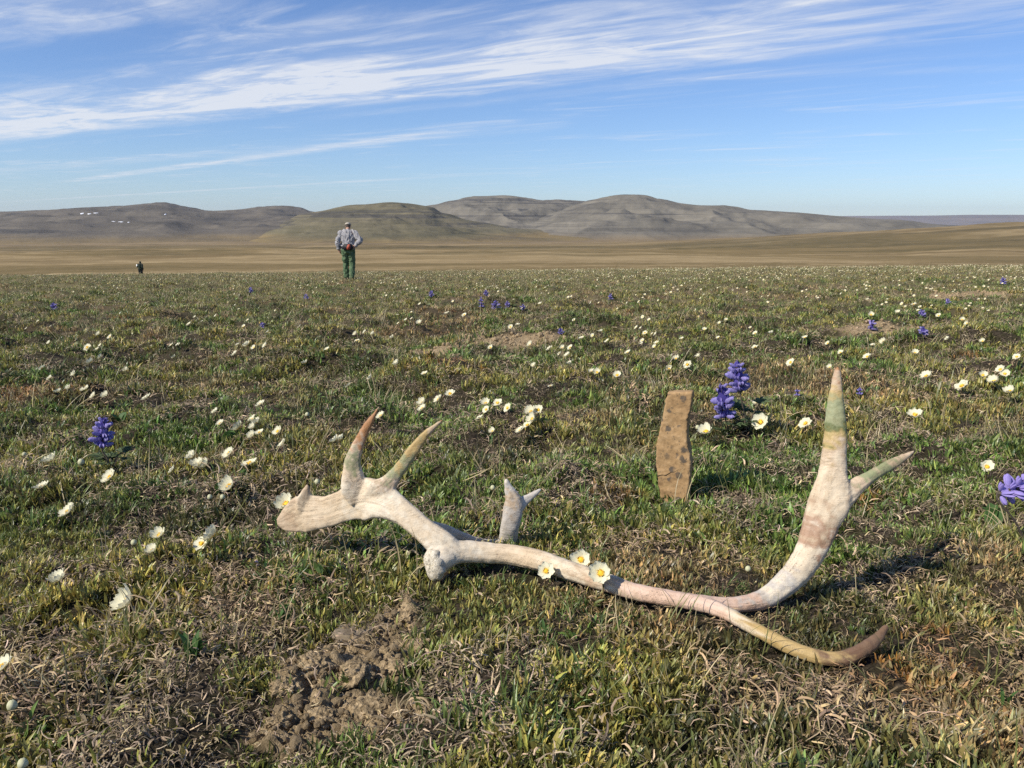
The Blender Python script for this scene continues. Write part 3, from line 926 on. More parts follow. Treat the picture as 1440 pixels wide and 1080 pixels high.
# ------------------------------------------------------------------ clods of soil and a half-buried flat stone
def lump(name, px, py, wpx, hpx, mat, label, cat, seed, group=None, flat=False):
    c = ray_ground(px, py)
    ps = px_size(py, c.y)
    a = wpx * ps / 2 * (1.0 if flat else 0.82)
    hgt = hpx * ps / 2 * 0.62
    bm = bmesh.new()
    bmesh.ops.create_icosphere(bm, subdivisions=2 if flat else 5, radius=1.0)
    for v in bm.verts:
        d = v.co.normalized()
        if flat:
            k = 1 + 0.12 * float(perlin(d.x * 1.7 + seed, d.y * 1.7, seed))
            e = max(abs(d.x), abs(d.y))
            v.co = Vector((d.x * a * k * 1.05, d.y * a * k * 0.85, max(-1, min(1, d.z * 3.2)) * 0.006))
        else:
            k = 1 + 0.30 * float(fbm(d.x * 1.6 + seed * 3.1, d.y * 1.6 + d.z * 1.3, 3, seed)) + 0.16 * float(fbm(d.x * 6 + d.z * 3, d.y * 6 + seed, 3, seed + 4))
            k += 0.10 * abs(float(perlin(d.x * 12 + d.z * 9, d.y * 12 + seed, seed + 5))) + 0.05 * float(perlin(d.x * 27 + d.z * 20, d.y * 27 + seed, seed + 6))
            v.co = Vector((d.x * a * k, d.y * a * 0.85 * k, d.z * hgt * k))
    me = bpy.data.meshes.new(name); bm.to_mesh(me); bm.free()
    o = link_mesh(name, me, mat, smooth=not flat)
    o.location = c + Vector((0, 0.2 * a, 0.001 if flat else hgt * 0.05))
    o.rotation_euler = (R(6) if flat else 0, R(-5) if flat else 0, seed * 1.3)
    return tag(o, label, cat, group)


lump('flat_stone', 500, 893, 66, 40, MAT['flat_stone'], 'flat grey-brown stone half buried in the bare soil below the antler', 'stone', 3, flat=True)
CL = 'clods of soil in the bare patch'
for i, (px, py, wpx, hpx, lab) in enumerate((
        (442, 940, 62, 44, 'crumbly tan soil clod just in front of the flat half-buried stone'),
        (500, 952, 66, 40, 'tan soil clod in the middle of the bare patch'),
        (398, 972, 52, 46, 'dark crumbly soil clod at the left edge of the bare patch'),
        (520, 1000, 84, 46, 'largest pale sandy clod at the front of the bare patch'),
        (452, 1012, 60, 40, 'low soil clod left of the largest pale sandy clod'),
        (392, 1018, 44, 36, 'small soil clod at the lower left corner of the bare patch'),
        (592, 912, 46, 30, 'rough brown clod at the right edge of the bare patch'),
        (572, 868, 44, 26, 'small brown clod beneath the antler base'),
        (560, 940, 40, 28, 'small crumbly clod right of the flat half-buried stone'))):
    lump('soil_clod', px, py, wpx, hpx, MAT['clod'], lab, 'soil clod', 10 + i, CL)


# ------------------------------------------------------------------ people
def limb_mesh(name, chains, voxel, smooth, mat, parent, ref=(0, -1, 0), folds=0.0):
    bm = bmesh.new()
    for pts, ra, rb in chains:
        d = catmull(np.concatenate([np.array(pts, float), np.array(ra, float)[:, None], np.array(rb, float)[:, None]], 1), 5)
        seg_t = d[-1, :3] - d[0, :3]
        rf = np.array(ref, float) if abs(np.dot(seg_t / (np.linalg.norm(seg_t) + 1e-9), ref)) < 0.9 else np.array([0, 0, 1.0])
        tube(bm, d[:, :3], np.maximum(d[:, 3], 0.003), np.maximum(d[:, 4], 0.003), rf, 14)
    me = fuse(bm, voxel, smooth)
    if folds:                                   # creases in the cloth
        n = len(me.vertices)
        co = np.empty(n * 3, np.float32); me.vertices.foreach_get('co', co); co = co.reshape(-1, 3)
        nor = np.empty(n * 3, np.float32); me.vertices.foreach_get('normal', nor); nor = nor.reshape(-1, 3)
        u_, v_ = co[:, 0] * 9 + co[:, 1] * 6, co[:, 2] * 7 + co[:, 0] * 5
        d_ = folds * (1 - 2 * np.abs(fbm(u_, v_, 2, 171))) + folds * 0.5 * fbm(u_ * 2, v_ * 3, 2, 173)
        me.vertices.foreach_set('co', (co + nor * d_[:, None]).astype(np.float32).ravel()); me.update()
    return link_mesh(name, me, mat, parent)


def hand_chains(wrist, direction, side, thumb):
    """palm, four fingers and a thumb, slightly curled; direction along the hand, side across the knuckles"""
    w_, d_, s_ = Vector(wrist), Vector(direction).normalized(), Vector(side).normalized()
    n_ = d_.cross(s_).normalized()
    ch = [([w_, w_ + d_ * 0.05, w_ + d_ * 0.095], [0.026, 0.040, 0.040], [0.019, 0.018, 0.014])]
    for k, (o, L) in enumerate(((-0.030, 0.068), (-0.010, 0.08), (0.010, 0.075), (0.030, 0.058))):
        b = w_ + d_ * 0.085 + s_ * o
        ch.append(([b, b + d_ * L * 0.5 + n_ * 0.006, b + d_ * L * 0.95 + n_ * 0.024], [0.0095, 0.009, 0.007], [0.0095, 0.009, 0.007]))
    b = w_ + d_ * 0.03 + s_ * thumb * 0.03
    ch.append(([b, b + d_ * 0.03 + s_ * thumb * 0.024 + n_ * 0.006, b + d_ * 0.062 + s_ * thumb * 0.030 + n_ * 0.014], [0.012, 0.011, 0.008], [0.012, 0.011, 0.008]))
    return ch


def build_person(loc, rz, scale, arms, legs, cloth, lean=0.07, head_fwd=0.06, wide=1.0):
    """standing figure facing +y; arms = (L shoulder.., elbow, wrist, hand dir), coordinates in metres for a 1.75 m figure"""
    root = empty('person', loc, rz)
    root.scale = (scale,) * 3
    hip = 0.93
    sh = (0.0, lean, 1.44)
    torso = [([(0, 0, hip - 0.08), (0, 0.0, hip + 0.04), (0, lean * .5, 1.12), (0, lean * .9, 1.30), (0, lean, 1.42), (0, lean + .01, 1.49)],
              [0.165 * wide, 0.172 * wide, 0.168 * wide, 0.19 * wide, 0.175 * wide, 0.075], [0.115, 0.125, 0.12, 0.125, 0.095, 0.065])]
    neck = [([(0, lean, 1.42), (0, lean + head_fwd * .5, 1.51), (0, lean + head_fwd, 1.57)], [0.07, 0.06, 0.06], [0.07, 0.062, 0.06])]
    hc = Vector((0, lean + head_fwd + 0.03, 1.595))
    head = [([hc + Vector((0, 0.01, -0.085)), hc + Vector((0, 0.012, -0.03)), hc + Vector((0, 0, 0.035)), hc + Vector((0, -0.005, 0.095))],
             [0.050, 0.068, 0.077, 0.045], [0.058, 0.088, 0.098, 0.055]),
            ([hc + Vector((0, 0.088, 0.012)), hc + Vector((0, 0.108, -0.012))], [0.010, 0.015], [0.012, 0.015]),
            ([hc + Vector((-0.076, -0.01, 0.022)), hc + Vector((-0.080, -0.014, -0.02))], [0.008, 0.008], [0.018, 0.014]),
            ([hc + Vector((0.076, -0.01, 0.022)), hc + Vector((0.080, -0.014, -0.02))], [0.008, 0.008], [0.018, 0.014])]
    arm_b, arm_s, hands = [], [], []
    for sgn, (el, wr, hd, sd) in zip((-1, 1), arms):
        s0 = Vector((sgn * 0.178 * wide, lean, 1.395)); el, wr = Vector(el), Vector(wr)
        inn = Vector((sgn * 0.07, lean, 1.455))
        arm_b.append(([inn, s0, (s0 + el) / 2, el, (el + wr) / 2, wr], [0.05, 0.052, 0.046, 0.039, 0.037, 0.026], [0.05, 0.055, 0.048, 0.040, 0.037, 0.024]))
        arm_s.append(([inn, s0 + Vector((sgn * .008, 0, 0)), (s0 + el) / 2, el, (el + wr) / 2, wr - (wr - el).normalized() * 0.01], [0.06, 0.085, 0.078, 0.070, 0.064, 0.050], [0.07, 0.085, 0.078, 0.070, 0.064, 0.050]))
        hands += hand_chains(wr - Vector(hd).normalized() * 0.012, hd, sd, -sgn)
    leg_b, leg_s, foot = [], [], []
    for sgn, (kn, an, toe) in zip((-1, 1), legs):
        h0 = Vector((sgn * 0.088 * wide, 0, hip - 0.02)); kn, an, toe = Vector(kn), Vector(an), Vector(toe)
        leg_b.append(([h0, (h0 + kn) / 2, kn, (kn + an) / 2 + Vector((0, -0.01, 0.04)), an], [0.085, 0.075, 0.055, 0.052, 0.034], [0.09, 0.08, 0.058, 0.058, 0.038]))
        leg_s.append(([h0 + Vector((0, 0, .06)), (h0 + kn) / 2, kn, (kn + an) / 2, an + Vector((0, 0, 0.02)), an + Vector((0, 0.0, -0.03))], [0.108, 0.104, 0.086, 0.082, 0.080, 0.078], [0.12, 0.108, 0.088, 0.086, 0.084, 0.082]))
        heel = an + Vector((0, -0.045, -0.045)); fd = (toe - an); fd.z = 0; fd.normalize()
        foot.append(([an + Vector((0, 0, .08)), an, an + Vector((0, 0, -0.04))], [0.055, 0.055, 0.055], [0.058, 0.06, 0.065]))
        foot.append(([heel, (heel + toe) / 2 + Vector((0, 0, 0.008)), toe], [0.04, 0.048, 0.038], [0.036, 0.040, 0.026]))
    limb_mesh('body', torso + neck + head + arm_b + hands + leg_b, 0.0075, 3, cloth['skin'], root)
    tor2 = [(p_, [r + 0.022 for r in a_[:-1]] + [0.085], [r + 0.024 for r in b_[:-1]] + [0.075]) for p_, a_, b_ in torso]
    tor2[0][0][0] = (0, 0, hip - 0.02)
    limb_mesh('shirt', tor2 + arm_s, 0.009, 3, cloth['shirt'], root, folds=0.022)
    seat_ = [([(0, 0, hip - 0.13), (0, 0, hip - 0.04), (0, 0, hip + 0.05)], [0.165 * wide, 0.188 * wide, 0.182 * wide], [0.125, 0.145, 0.14])]
    limb_mesh('trousers', seat_ + leg_s, 0.009, 3, cloth['trousers'], root, folds=0.016)
    for k in range(2):
        limb_mesh('boot', foot[2 * k:2 * k + 2], 0.008, 3, cloth['boot'], root)
    return root, hc


def place_on_ground(px, py):
    """where a foot at this pixel meets the meadow or the plain"""
    d = pix_dir(px, py)
    tt = np.geomspace(8, 120, 3000)
    x, y, z = d[0] * tt, d[1] * tt, CAM_Z + d[2] * tt
    return x, y, z, tt


# the near walker, 25.5 m away
Y1 = 25.5
p1 = at(491, 392, Y1); p1.z = float(gh(p1.x, p1.y))
walker, hc = build_person(
    p1, R(4), 1.04,
    arms=[((-0.295, -0.02, 1.16), (-0.275, 0.0, 0.92), (0.25, 0.1, -1), (0.3, 1, 0.1)),
          ((0.40, -0.03, 1.19), (0.235, -0.10, 1.02), (-0.9, 0.05, -0.35), (0.1, 0.3, 1))],
    legs=[((-0.095, 0.09, 0.50), (-0.085, 0.10, 0.085), (-0.09, 0.30, 0.03)),
          ((0.105, 0.04, 0.49), (0.100, -0.10, 0.105), (0.11, 0.08, 0.03))],
    cloth={'skin': MAT['skin'], 'shirt': MAT['shirt'], 'trousers': MAT['trousers'], 'boot': MAT['boot']}, lean=0.10, head_fwd=0.10, wide=1.10)
tag(walker, 'person in grey shirt, pale cap and green trousers walking away, hand on hip', 'person')
# cap with brim, hair, belt and a red pouch on it
bm = bmesh.new()
bmesh.ops.create_uvsphere(bm, u_segments=24, v_segments=14, radius=1)
for v in bm.verts:
    if v.co.z < -0.05: v.co.z = -0.05
    v.co = Vector((v.co.x * 0.094, v.co.y * 0.112, v.co.z * 0.080))
me = bpy.data.meshes.new('cap'); bm.to_mesh(me); bm.free()
cap = link_mesh('cap', me, MAT['cap'], walker); cap.location = hc + Vector((0, -0.006, 0.052)); cap.rotation_euler = (R(-14), 0, 0)
bm = bmesh.new()
tube(bm, np.array([(0, 0.07, 0.0), (0, 0.13, -0.004), (0, 0.175, -0.012)]), np.array([0.085, 0.075, 0.05]), np.array([0.006, 0.006, 0.005]), np.array([0, 0, 1.0]), 16)
me = bpy.data.meshes.new('brim'); bm.to_mesh(me); bm.free()
link_mesh('brim', me, MAT['cap'], cap)
limb_mesh('hair', [([hc + Vector((0, -0.045, 0.05)), hc + Vector((0, -0.062, 0.0)), hc + Vector((0, -0.052, -0.045))], [0.078, 0.074, 0.058], [0.045, 0.040, 0.032])], 0.008, 3, MAT['hair'], walker)
bm = bmesh.new()
nseg = 36
pts = [(0.226 * math.cos(2 * math.pi * j / nseg), 0.168 * math.sin(2 * math.pi * j / nseg)) for j in range(nseg)]
rings = [[bm.verts.new((x * k, y * k, z)) for x, y in pts] for k, z in ((1.0, 0.955), (1.015, 0.97), (1.015, 1.0), (1.0, 1.015), (0.9, 1.01), (0.9, 0.96))]
rings.append(rings[0])
for a, b in zip(rings, rings[1:]):
    for j in range(nseg):
        bm.faces.new((a[j], a[(j + 1) % nseg], b[(j + 1) % nseg], b[j]))
me = bpy.data.meshes.new('belt'); bm.to_mesh(me); bm.free()
link_mesh('belt', me, MAT['belt'], walker)
bm = bmesh.new()
bmesh.ops.create_cube(bm, size=1)
for v in bm.verts: v.co = Vector((v.co.x * 0.10, v.co.y * 0.06, v.co.z * (0.15 if v.co.y < 0 else 0.17)))
bmesh.ops.bevel(bm, geom=bm.edges[:], offset=0.02, segments=3, affect='EDGES')
me = bpy.data.meshes.new('pouch'); bm.to_mesh(me); bm.free()
pouch = link_mesh('pouch', me, MAT['pouch'], walker); pouch.location = (0.05, -0.20, 0.99); pouch.rotation_euler = (0, R(22), 0)
pouch['label'] = 'red orange pouch on the back of the belt'
bm = bmesh.new()
bmesh.ops.create_cube(bm, size=1)
for v in bm.verts: v.co = Vector((v.co.x * 0.30, v.co.y * 0.10, v.co.z * 0.19))
bmesh.ops.bevel(bm, geom=bm.edges[:], offset=0.03, segments=3, affect='EDGES')
me = bpy.data.meshes.new('waist_pack'); bm.to_mesh(me); bm.free()
wp = link_mesh('waist_pack', me, MAT['belt'], walker); wp.location = (0.02, -0.16, 0.985)

# the far walker, about 77 m off
Y2 = 77.0
p2 = at(197.5, 383, Y2)
p2.z = float(plain_z(np.array(p2.x), np.array(p2.y)))
far_walker, hc2 = build_person(
    p2, R(-8), 1.0,
    arms=[((-0.27, 0.02, 1.17), (-0.32, 0.16, 1.24), (-0.4, 0.8, 0.2), (0.2, 0.2, 1)),
          ((0.255, -0.02, 1.15), (0.25, 0.06, 0.92), (-0.1, 0.2, -1), (0.2, 1, 0.1))],
    legs=[((-0.11, 0.08, 0.50), (-0.12, 0.04, 0.085), (-0.13, 0.24, 0.03)),
          ((0.14, 0.04, 0.49), (0.08, -0.12, 0.105), (0.08, 0.06, 0.03))],
    cloth={'skin': MAT['skin'], 'shirt': MAT['dark_jacket'], 'trousers': MAT['dark_trousers'], 'boot': MAT['boot']}, lean=0.05, head_fwd=0.05, wide=1.0)
tag(far_walker, 'distant person in dark clothes out on the brown plain', 'person')
limb_mesh('hood', [([hc2 + Vector((0, -0.02, 0.10)), hc2 + Vector((0, -0.03, 0.03)), hc2 + Vector((0, -0.025, -0.07)), hc2 + Vector((0, -0.03, -0.14))], [0.05, 0.093, 0.085, 0.09], [0.06, 0.10, 0.085, 0.08])], 0.01, 3, MAT['dark_jacket'], far_walker)
bm = bmesh.new()
bmesh.ops.create_cube(bm, size=1)
for v in bm.verts: v.co = Vector((v.co.x * 0.16, v.co.y * 0.012, v.co.z * 0.24))
bmesh.ops.bevel(bm, geom=bm.edges[:], offset=0.004, segments=2, affect='EDGES')
me = bpy.data.meshes.new('map_board'); bm.to_mesh(me); bm.free()
board = link_mesh('map_board', me, MAT['paper'], None)
wr = far_walker.matrix_basis @ Vector((-0.40, 0.12, 1.29))
board.location = wr; board.rotation_euler = (R(-12), R(-14), R(-30))
tag(board, 'small white sheet held up by the distant dark figure', 'sheet')


# ------------------------------------------------------------------ lupines
def ellipsoid(bm, c, r, rot, u=8, v=5, taper=0.0):
    M = Matrix.Translation(c) @ rot.to_4x4()
    res = bmesh.ops.create_uvsphere(bm, u_segments=u, v_segments=v, radius=1)
    for q in res['verts']:
        k = 1 + taper * q.co.x
        q.co = M @ Vector((q.co.x * r[0], q.co.y * r[1] * k, q.co.z * r[2] * k))


def floret_meshes():
    """pea flower along +x from the stem: upright banner, paired wings; unit length about 1"""
    out = []
    for var in range(3):
        rnd = random.Random(var)
        bm = bmesh.new()
        # banner: folded-back rounded petal
        nu, nv = 5, 6
        g = []
        for i in range(nu):
            row = []
            for j in range(nv):
                a = (j / (nv - 1) - 0.5) * 2
                h = i / (nu - 1)
                wdt = 0.36 * math.sin(min(1, 0.22 + h * 0.78) * math.pi * 0.95) + 0.03
                row.append(bm.verts.new((0.24 + 0.16 * h - 0.30 * (abs(a) ** 2) * wdt, a * wdt, 0.10 + 0.80 * h - 0.12 * a * a * h)))
            g.append(row)
        for i in range(nu - 1):
            for j in range(nv - 1):
                bm.faces.new((g[i][j], g[i][j + 1], g[i + 1][j + 1], g[i + 1][j]))
        nban = len(bm.faces)
        tilt = rnd.uniform(-0.2, 0.1)
        for sgn in (-1, 1):
            ellipsoid(bm, Vector((0.60, sgn * 0.08, 0.08)), (0.42, 0.10, 0.18), Matrix.Rotation(tilt, 3, 'Y') @ Matrix.Rotation(sgn * 0.15, 3, 'Z'), 8, 6)
        nw = len(bm.faces)
        ellipsoid(bm, Vector((0.12, 0, 0.02)), (0.18, 0.11, 0.12), Matrix.Rotation(0, 3, 'Y'), 6, 4)
        bm.faces.ensure_lookup_table()
        for i, f in enumerate(bm.faces):
            f.material_index = 0 if i < nban else (1 if i < nw else 2)
        me = bpy.data.meshes.new('floret'); bm.to_mesh(me); bm.free()
        for q in ('floret', 'wing', 'lupine_stem'):
            me.materials.append(MAT[q])
        out.append(me)
    pale = []
    for me in out[:3]:
        m2 = me.copy(); m2.materials[0] = MAT['floret_pale']; m2.materials[1] = MAT['floret_pale']; pale.append(m2)
    for me in list(out[:2]):
        m2 = me.copy(); m2.materials[0] = MAT['floret_pale']; out.append(m2)
    return out, pale


FLORETS, FLORETS_PALE = floret_meshes()


def palmate_leaf_mesh(seed):
    rnd = random.Random(seed)
    bm = bmesh.new()
    for k in range(7):
        a = (k - 3) * 0.55
        L = 1.0 * (1 - 0.10 * abs(k - 3)) * rnd.uniform(.9, 1.1)
        prev = None
        for i in range(5):
            h = i / 4
            wdt = 0.13 * math.sin(math.pi * (0.08 + 0.90 * h)) + 0.004
            cx = h * L
            z = 0.42 * h - 0.28 * h * h
            cen = Vector((math.cos(a) * cx, math.sin(a) * cx, z))
            sd = Vector((-math.sin(a), math.cos(a), 0))
            cur = [bm.verts.new(cen - sd * wdt + Vector((0, 0, wdt * 0.6))), bm.verts.new(cen), bm.verts.new(cen + sd * wdt + Vector((0, 0, wdt * 0.6)))]
            if prev:
                bm.faces.new((prev[0], prev[1], cur[1], cur[0])); bm.faces.new((prev[1], prev[2], cur[2], cur[1]))
            prev = cur
    me = bpy.data.meshes.new('leaf'); bm.to_mesh(me); bm.free()
    me.materials.append(MAT['lupine_leaf'])
    return me


LEAVES = [palmate_leaf_mesh(i) for i in range(3)]


def stem_mesh(name, pts, r0, r1, seg=6, sub=4):
    bm = bmesh.new()
    d = catmull(np.array([tuple(p) for p in pts], float), sub)
    rr_ = np.linspace(r0, r1, len(d))
    tube(bm, d, rr_, rr_, np.array([0.3, -1.0, 0.15]), seg)
    me = bpy.data.meshes.new(name); bm.to_mesh(me); bm.free()
    return me


def lupine(top, bottom_px, wpx, foot, label, seed, rows=7, per=6, pale=False, leaves=5, group=None, leafscale=1.0, gaps=()):
    """top, bottom_px: the flower spike's upper and lower end (px, py); foot: (px, py) where the stem meets the ground"""
    rnd = random.Random(seed)
    base = ray_ground(*foot)
    base.z = float(gh(base.x, base.y))
    Y = base.y
    tp, bt = at(top[0], top[1], Y), at(bottom_px[0], bottom_px[1], Y - 0.004)
    wid = wpx * px_size(bottom_px[1], Y)
    root = tag(empty('lupine', base), label, 'lupine', group or 'blue lupines in the meadow')
    ax = (tp - bt)
    L = ax.length
    ax.normalize()
    link_mesh('stem', stem_mesh('stem', [Vector((0, 0, -0.01)), (bt - base) * 0.5 + Vector((0, 0, 0.002)), bt - base, tp - base], wid * 0.045, wid * 0.02), MAT['lupine_stem'], root)
    side = ax.cross(Vector((0, 1, 0.1))).normalized(); fwd = side.cross(ax).normalized()
    meshes = FLORETS_PALE if pale else FLORETS
    for i in range(rows):
        h = (i + 0.3) / rows
        size = wid * 0.5 * (1.0 if h < 0.62 else 1.0 - 0.62 * (h - 0.62) / 0.38)
        n = per if h < 0.8 else max(3, per - 2)
        for j in range(n):
            if rnd.random() < 0.12: continue
            a = 2 * math.pi * (j + 0.5 * (i % 2)) / n + rnd.uniform(-.15, .15)
            d = side * math.cos(a) + fwd * math.sin(a)
            up = 0.25 + 0.9 * max(0, h - 0.45) + rnd.uniform(-.25, .35)
            x = (d + ax * up).normalized()
            yv = ax.cross(x).normalized(); zv = x.cross(yv)
            Mr = Matrix((x, yv, zv)).transposed()
            o = bpy.data.objects.new('floret', meshes[rnd.randrange(len(meshes))])
            COL.objects.link(o); o.parent = root
            s_ = size * rnd.uniform(0.72, 1.1)
            o.matrix_local = Matrix.Translation(bt - base + ax * (L * h * 0.93) - ax * 0.1 * s_) @ Mr.to_4x4() @ Matrix.Scale(s_, 4)
    for k in range(leaves):
        a = rnd.uniform(0, 6.28)
        ll = wid * rnd.uniform(0.75, 1.1) * leafscale
        hgt = rnd.uniform(0.15, 0.75) * max(0.02, (bt - base).z)
        pos = Vector((math.cos(a) * ll * 0.7, math.sin(a) * ll * 0.7, hgt * 0.8 + 0.008))
        o = bpy.data.objects.new('leaf', LEAVES[k % 3]); COL.objects.link(o); o.parent = root
        o.matrix_local = Matrix.Translation(pos) @ Matrix.Rotation(a, 4, 'Z') @ Matrix.Rotation(rnd.uniform(-.5, .1), 4, 'Y') @ Matrix.Scale(ll * 0.75, 4)
        link_mesh('leaf_stalk', stem_mesh('leaf_stalk', [Vector((0, 0, -0.004)), pos * 0.5 + Vector((0, 0, 0.01)), pos], wid * 0.018, wid * 0.014, 5, 3), MAT['lupine_stem'], root)
    return root


lupine((147, 585), (143, 630), 34, (158, 660), 'short blue lupine spike on the left, above loose white flowers', 1, 5, 6, leaves=8, leafscale=0.8)
lupine((1013, 535), (1020, 588), 36, (1026, 612), 'lower left of the twin blue lupine spikes right of the stone slab', 2, 5, 6, leaves=8, leafscale=0.75)
lupine((1036, 507), (1041, 552), 38, (1050, 606), 'upper right of the twin blue lupine spikes right of the stone slab', 3, 5, 6, leaves=8, leafscale=0.75)
lupine((1468, 676), (1402, 694), 44, (1452, 775), 'pale violet lupine cut off by the right edge of the picture', 4, 5, 5, pale=True, leaves=6, leafscale=1.0)
for i, (px, py, wpx, hpx, lab) in enumerate((
        (1225, 457, 15, 14, 'small violet lupine far back, left one of the pair right of the tall tine'),
        (1298, 467, 17, 15, 'small violet lupine far back, right one of the pair right of the tall tine'),
        (1296, 440, 11, 11, 'tiny lupine behind the small violet pair on the right'),
        (1332, 424, 10, 9, 'tiny lupine left of the far sandy patch on the right'),
        (676, 424, 9, 17, 'slender tall lupine, leftmost of the cluster behind the bare mound'),
        (697, 430, 15, 13, 'fullest lupine of the cluster behind the bare mound'),
        (713, 428, 9, 10, 'small lupine in the middle of the cluster behind the bare mound'),
        (735, 432, 9, 11, 'rightmost small lupine of the cluster behind the bare mound'),
        (683, 412, 9, 9, 'hindmost lupine of the cluster behind the bare mound'),
        (788, 466, 10, 9, 'small lupine at the right end of the bare mound'),
        (858, 417, 8, 8, 'tiny lupine alone in the far meadow right of the lupine cluster'),
        (75, 431, 11, 10, 'tiny lupine in the far meadow near the left edge'),
        (368, 457, 9, 8, 'tiny lupine in the meadow below the walking person'),
        (352, 408, 8, 8, 'tiny lupine in the far meadow left of the walking person'),
        (1410, 395, 9, 10, 'tiny lupine in the far meadow near the right edge'),
        (606, 413, 10, 9, 'dim violet lupine far behind between person and lupine cluster'),
        (430, 417, 8, 7, 'tiny lupine just in front of and left of the walking person'))):
    lupine((px, py - hpx / 2), (px + 1, py + hpx / 2), wpx, (px + 2, py + hpx * 0.62), lab, 20 + i, 4, 5, leaves=2)
for i, (px, py, wpx, lab) in enumerate(((1121, 552, 10, 'single small violet bloom between the twin lupines and tall tine'), (1209, 551, 13, 'single small violet bloom right of the tall green banded tine'),
                                       (361, 792, 9, 'single tiny blue bloom left of the antler base near the ground'))):
    lupine((px, py - 5), (px, py + 5), wpx, (px, py + 14), lab, 60 + i, 2, 3, leaves=1, group='single violet blooms')


# ------------------------------------------------------------------ broad-leaved rosettes and green blades
def broad_leaf(seed, slim=0.34):
    bm = bmesh.new()
    prev = None
    for i in range(7):
        h = i / 6
        wdt = slim * math.sin(math.pi * (0.06 + 0.92 * h)) ** 0.8
        z = 0.75 * h - 0.35 * h * h
        cur = [bm.verts.new((h * 0.8, -wdt, z + wdt * 0.35)), bm.verts.new((h * 0.8, 0, z)), bm.verts.new((h * 0.8, wdt, z + wdt * 0.35))]
        if prev:
            bm.faces.new((prev[0], prev[1], cur[1], cur[0])); bm.faces.new((prev[1], prev[2], cur[2], cur[1]))
        prev = cur
    me = bpy.data.meshes.new('leaf'); bm.to_mesh(me); bm.free()
    me.materials.append(MAT['broad_leaf'])
    me.polygons.foreach_set('use_smooth', [True] * len(me.polygons))
    return me


BL = [broad_leaf(0), broad_leaf(1, 0.24), broad_leaf(2, 0.10)]
for i, (px, py, wpx, n, kind, lab) in enumerate((
        (318, 618, 30, 6, 0, 'fresh green broad-leaved rosette among the white flowers left of the antler'),
        (344, 672, 26, 5, 0, 'green broad leaves just left of the small spur of the antler'),
        (306, 690, 24, 3, 1, 'upright pale green leaf pair below the white flower cluster'),
        (172, 590, 22, 4, 0, 'grey green broad leaves right behind the left lupine'),
        (237, 590, 20, 4, 1, 'pale broad leaves between the left lupine and white flowers'),
        (1398, 735, 60, 5, 1, 'grey green drooping leaves beside the cut off pale lupine'),
        (762, 890, 30, 3, 2, 'bright green blade of grass in front of the beam'),
        (1420, 990, 44, 4, 2, 'dark green upright blades near the lower right corner'),
        (398, 868, 44, 7, 2, 'tuft of green blades at the left edge of the bare soil'),
        (270, 915, 60, 9, 2, 'dense tuft of green pointed blades in the lower left'),
        (690, 620, 26, 4, 2, 'small tuft of blades behind the rear fork'))):
    b = ray_ground(px, py + wpx * 0.2)
    b.z = float(gh(b.x, b.y))
    rnd = random.Random(100 + i)
    root = tag(empty('leafy_plant', b), lab, 'plant', 'leafy plants in the mat')
    s_ = wpx * px_size(py, b.y) * 0.75
    for k in range(n):
        o = bpy.data.objects.new('leaf', BL[kind]); COL.objects.link(o); o.parent = root
        a = 6.283 * k / n + rnd.uniform(-.4, .4)
        o.matrix_local = Matrix.Translation((rnd.uniform(-.25, .25) * s_, rnd.uniform(-.25, .25) * s_, 0)) @ Matrix.Rotation(a, 4, 'Z') @ Matrix.Rotation(R(-20 - 30 * rnd.random()), 4, 'Y') @ Matrix.Scale(s_ * rnd.uniform(.8, 1.15), 4)


# ------------------------------------------------------------------ cream avens flowers
def petal_mesh(cup, seed):
    rnd = random.Random(seed)
    v, f, root = [], [], []
    nu, nv = 6, 5
    for i in range(nu):
        h = i / (nu - 1)
        wdt = 0.40 * math.sin(math.pi * (0.14 + 0.74 * h)) ** 0.85
        if i == nu - 1: wdt *= 0.72
        for j in range(nv):
            a = (j / (nv - 1) - .5) * 2
            z = cup * (h ** 1.6) + 0.14 * a * a * h + rnd.uniform(-.015, .015)
            rad = h * (1 - 0.10 * cup) - 0.07 * a * a * (h > .9)
            v.append((0.06 + rad * 0.95, a * wdt, z + 0.02 * ((seed % 2) - .5)))
            root.append(max(0, 1 - h * 2.6))
    for i in range(nu - 1):
        for j in range(nv - 1):
            f.append((i * nv + j, i * nv + j + 1, (i + 1) * nv + j + 1, (i + 1) * nv + j))
    me = pymesh('petal', v, f)
    a = me.attributes.new('root', 'FLOAT', 'POINT'); a.data.foreach_set('value', np.array(root, np.float32))
    me.materials.append(MAT['petal'])
    me.polygons.foreach_set('use_smooth', [True] * len(me.polygons))
    return me


PETALS = {c: [petal_mesh(c, s_) for s_ in range(3)] for c in (0.18, 0.40, 0.75)}


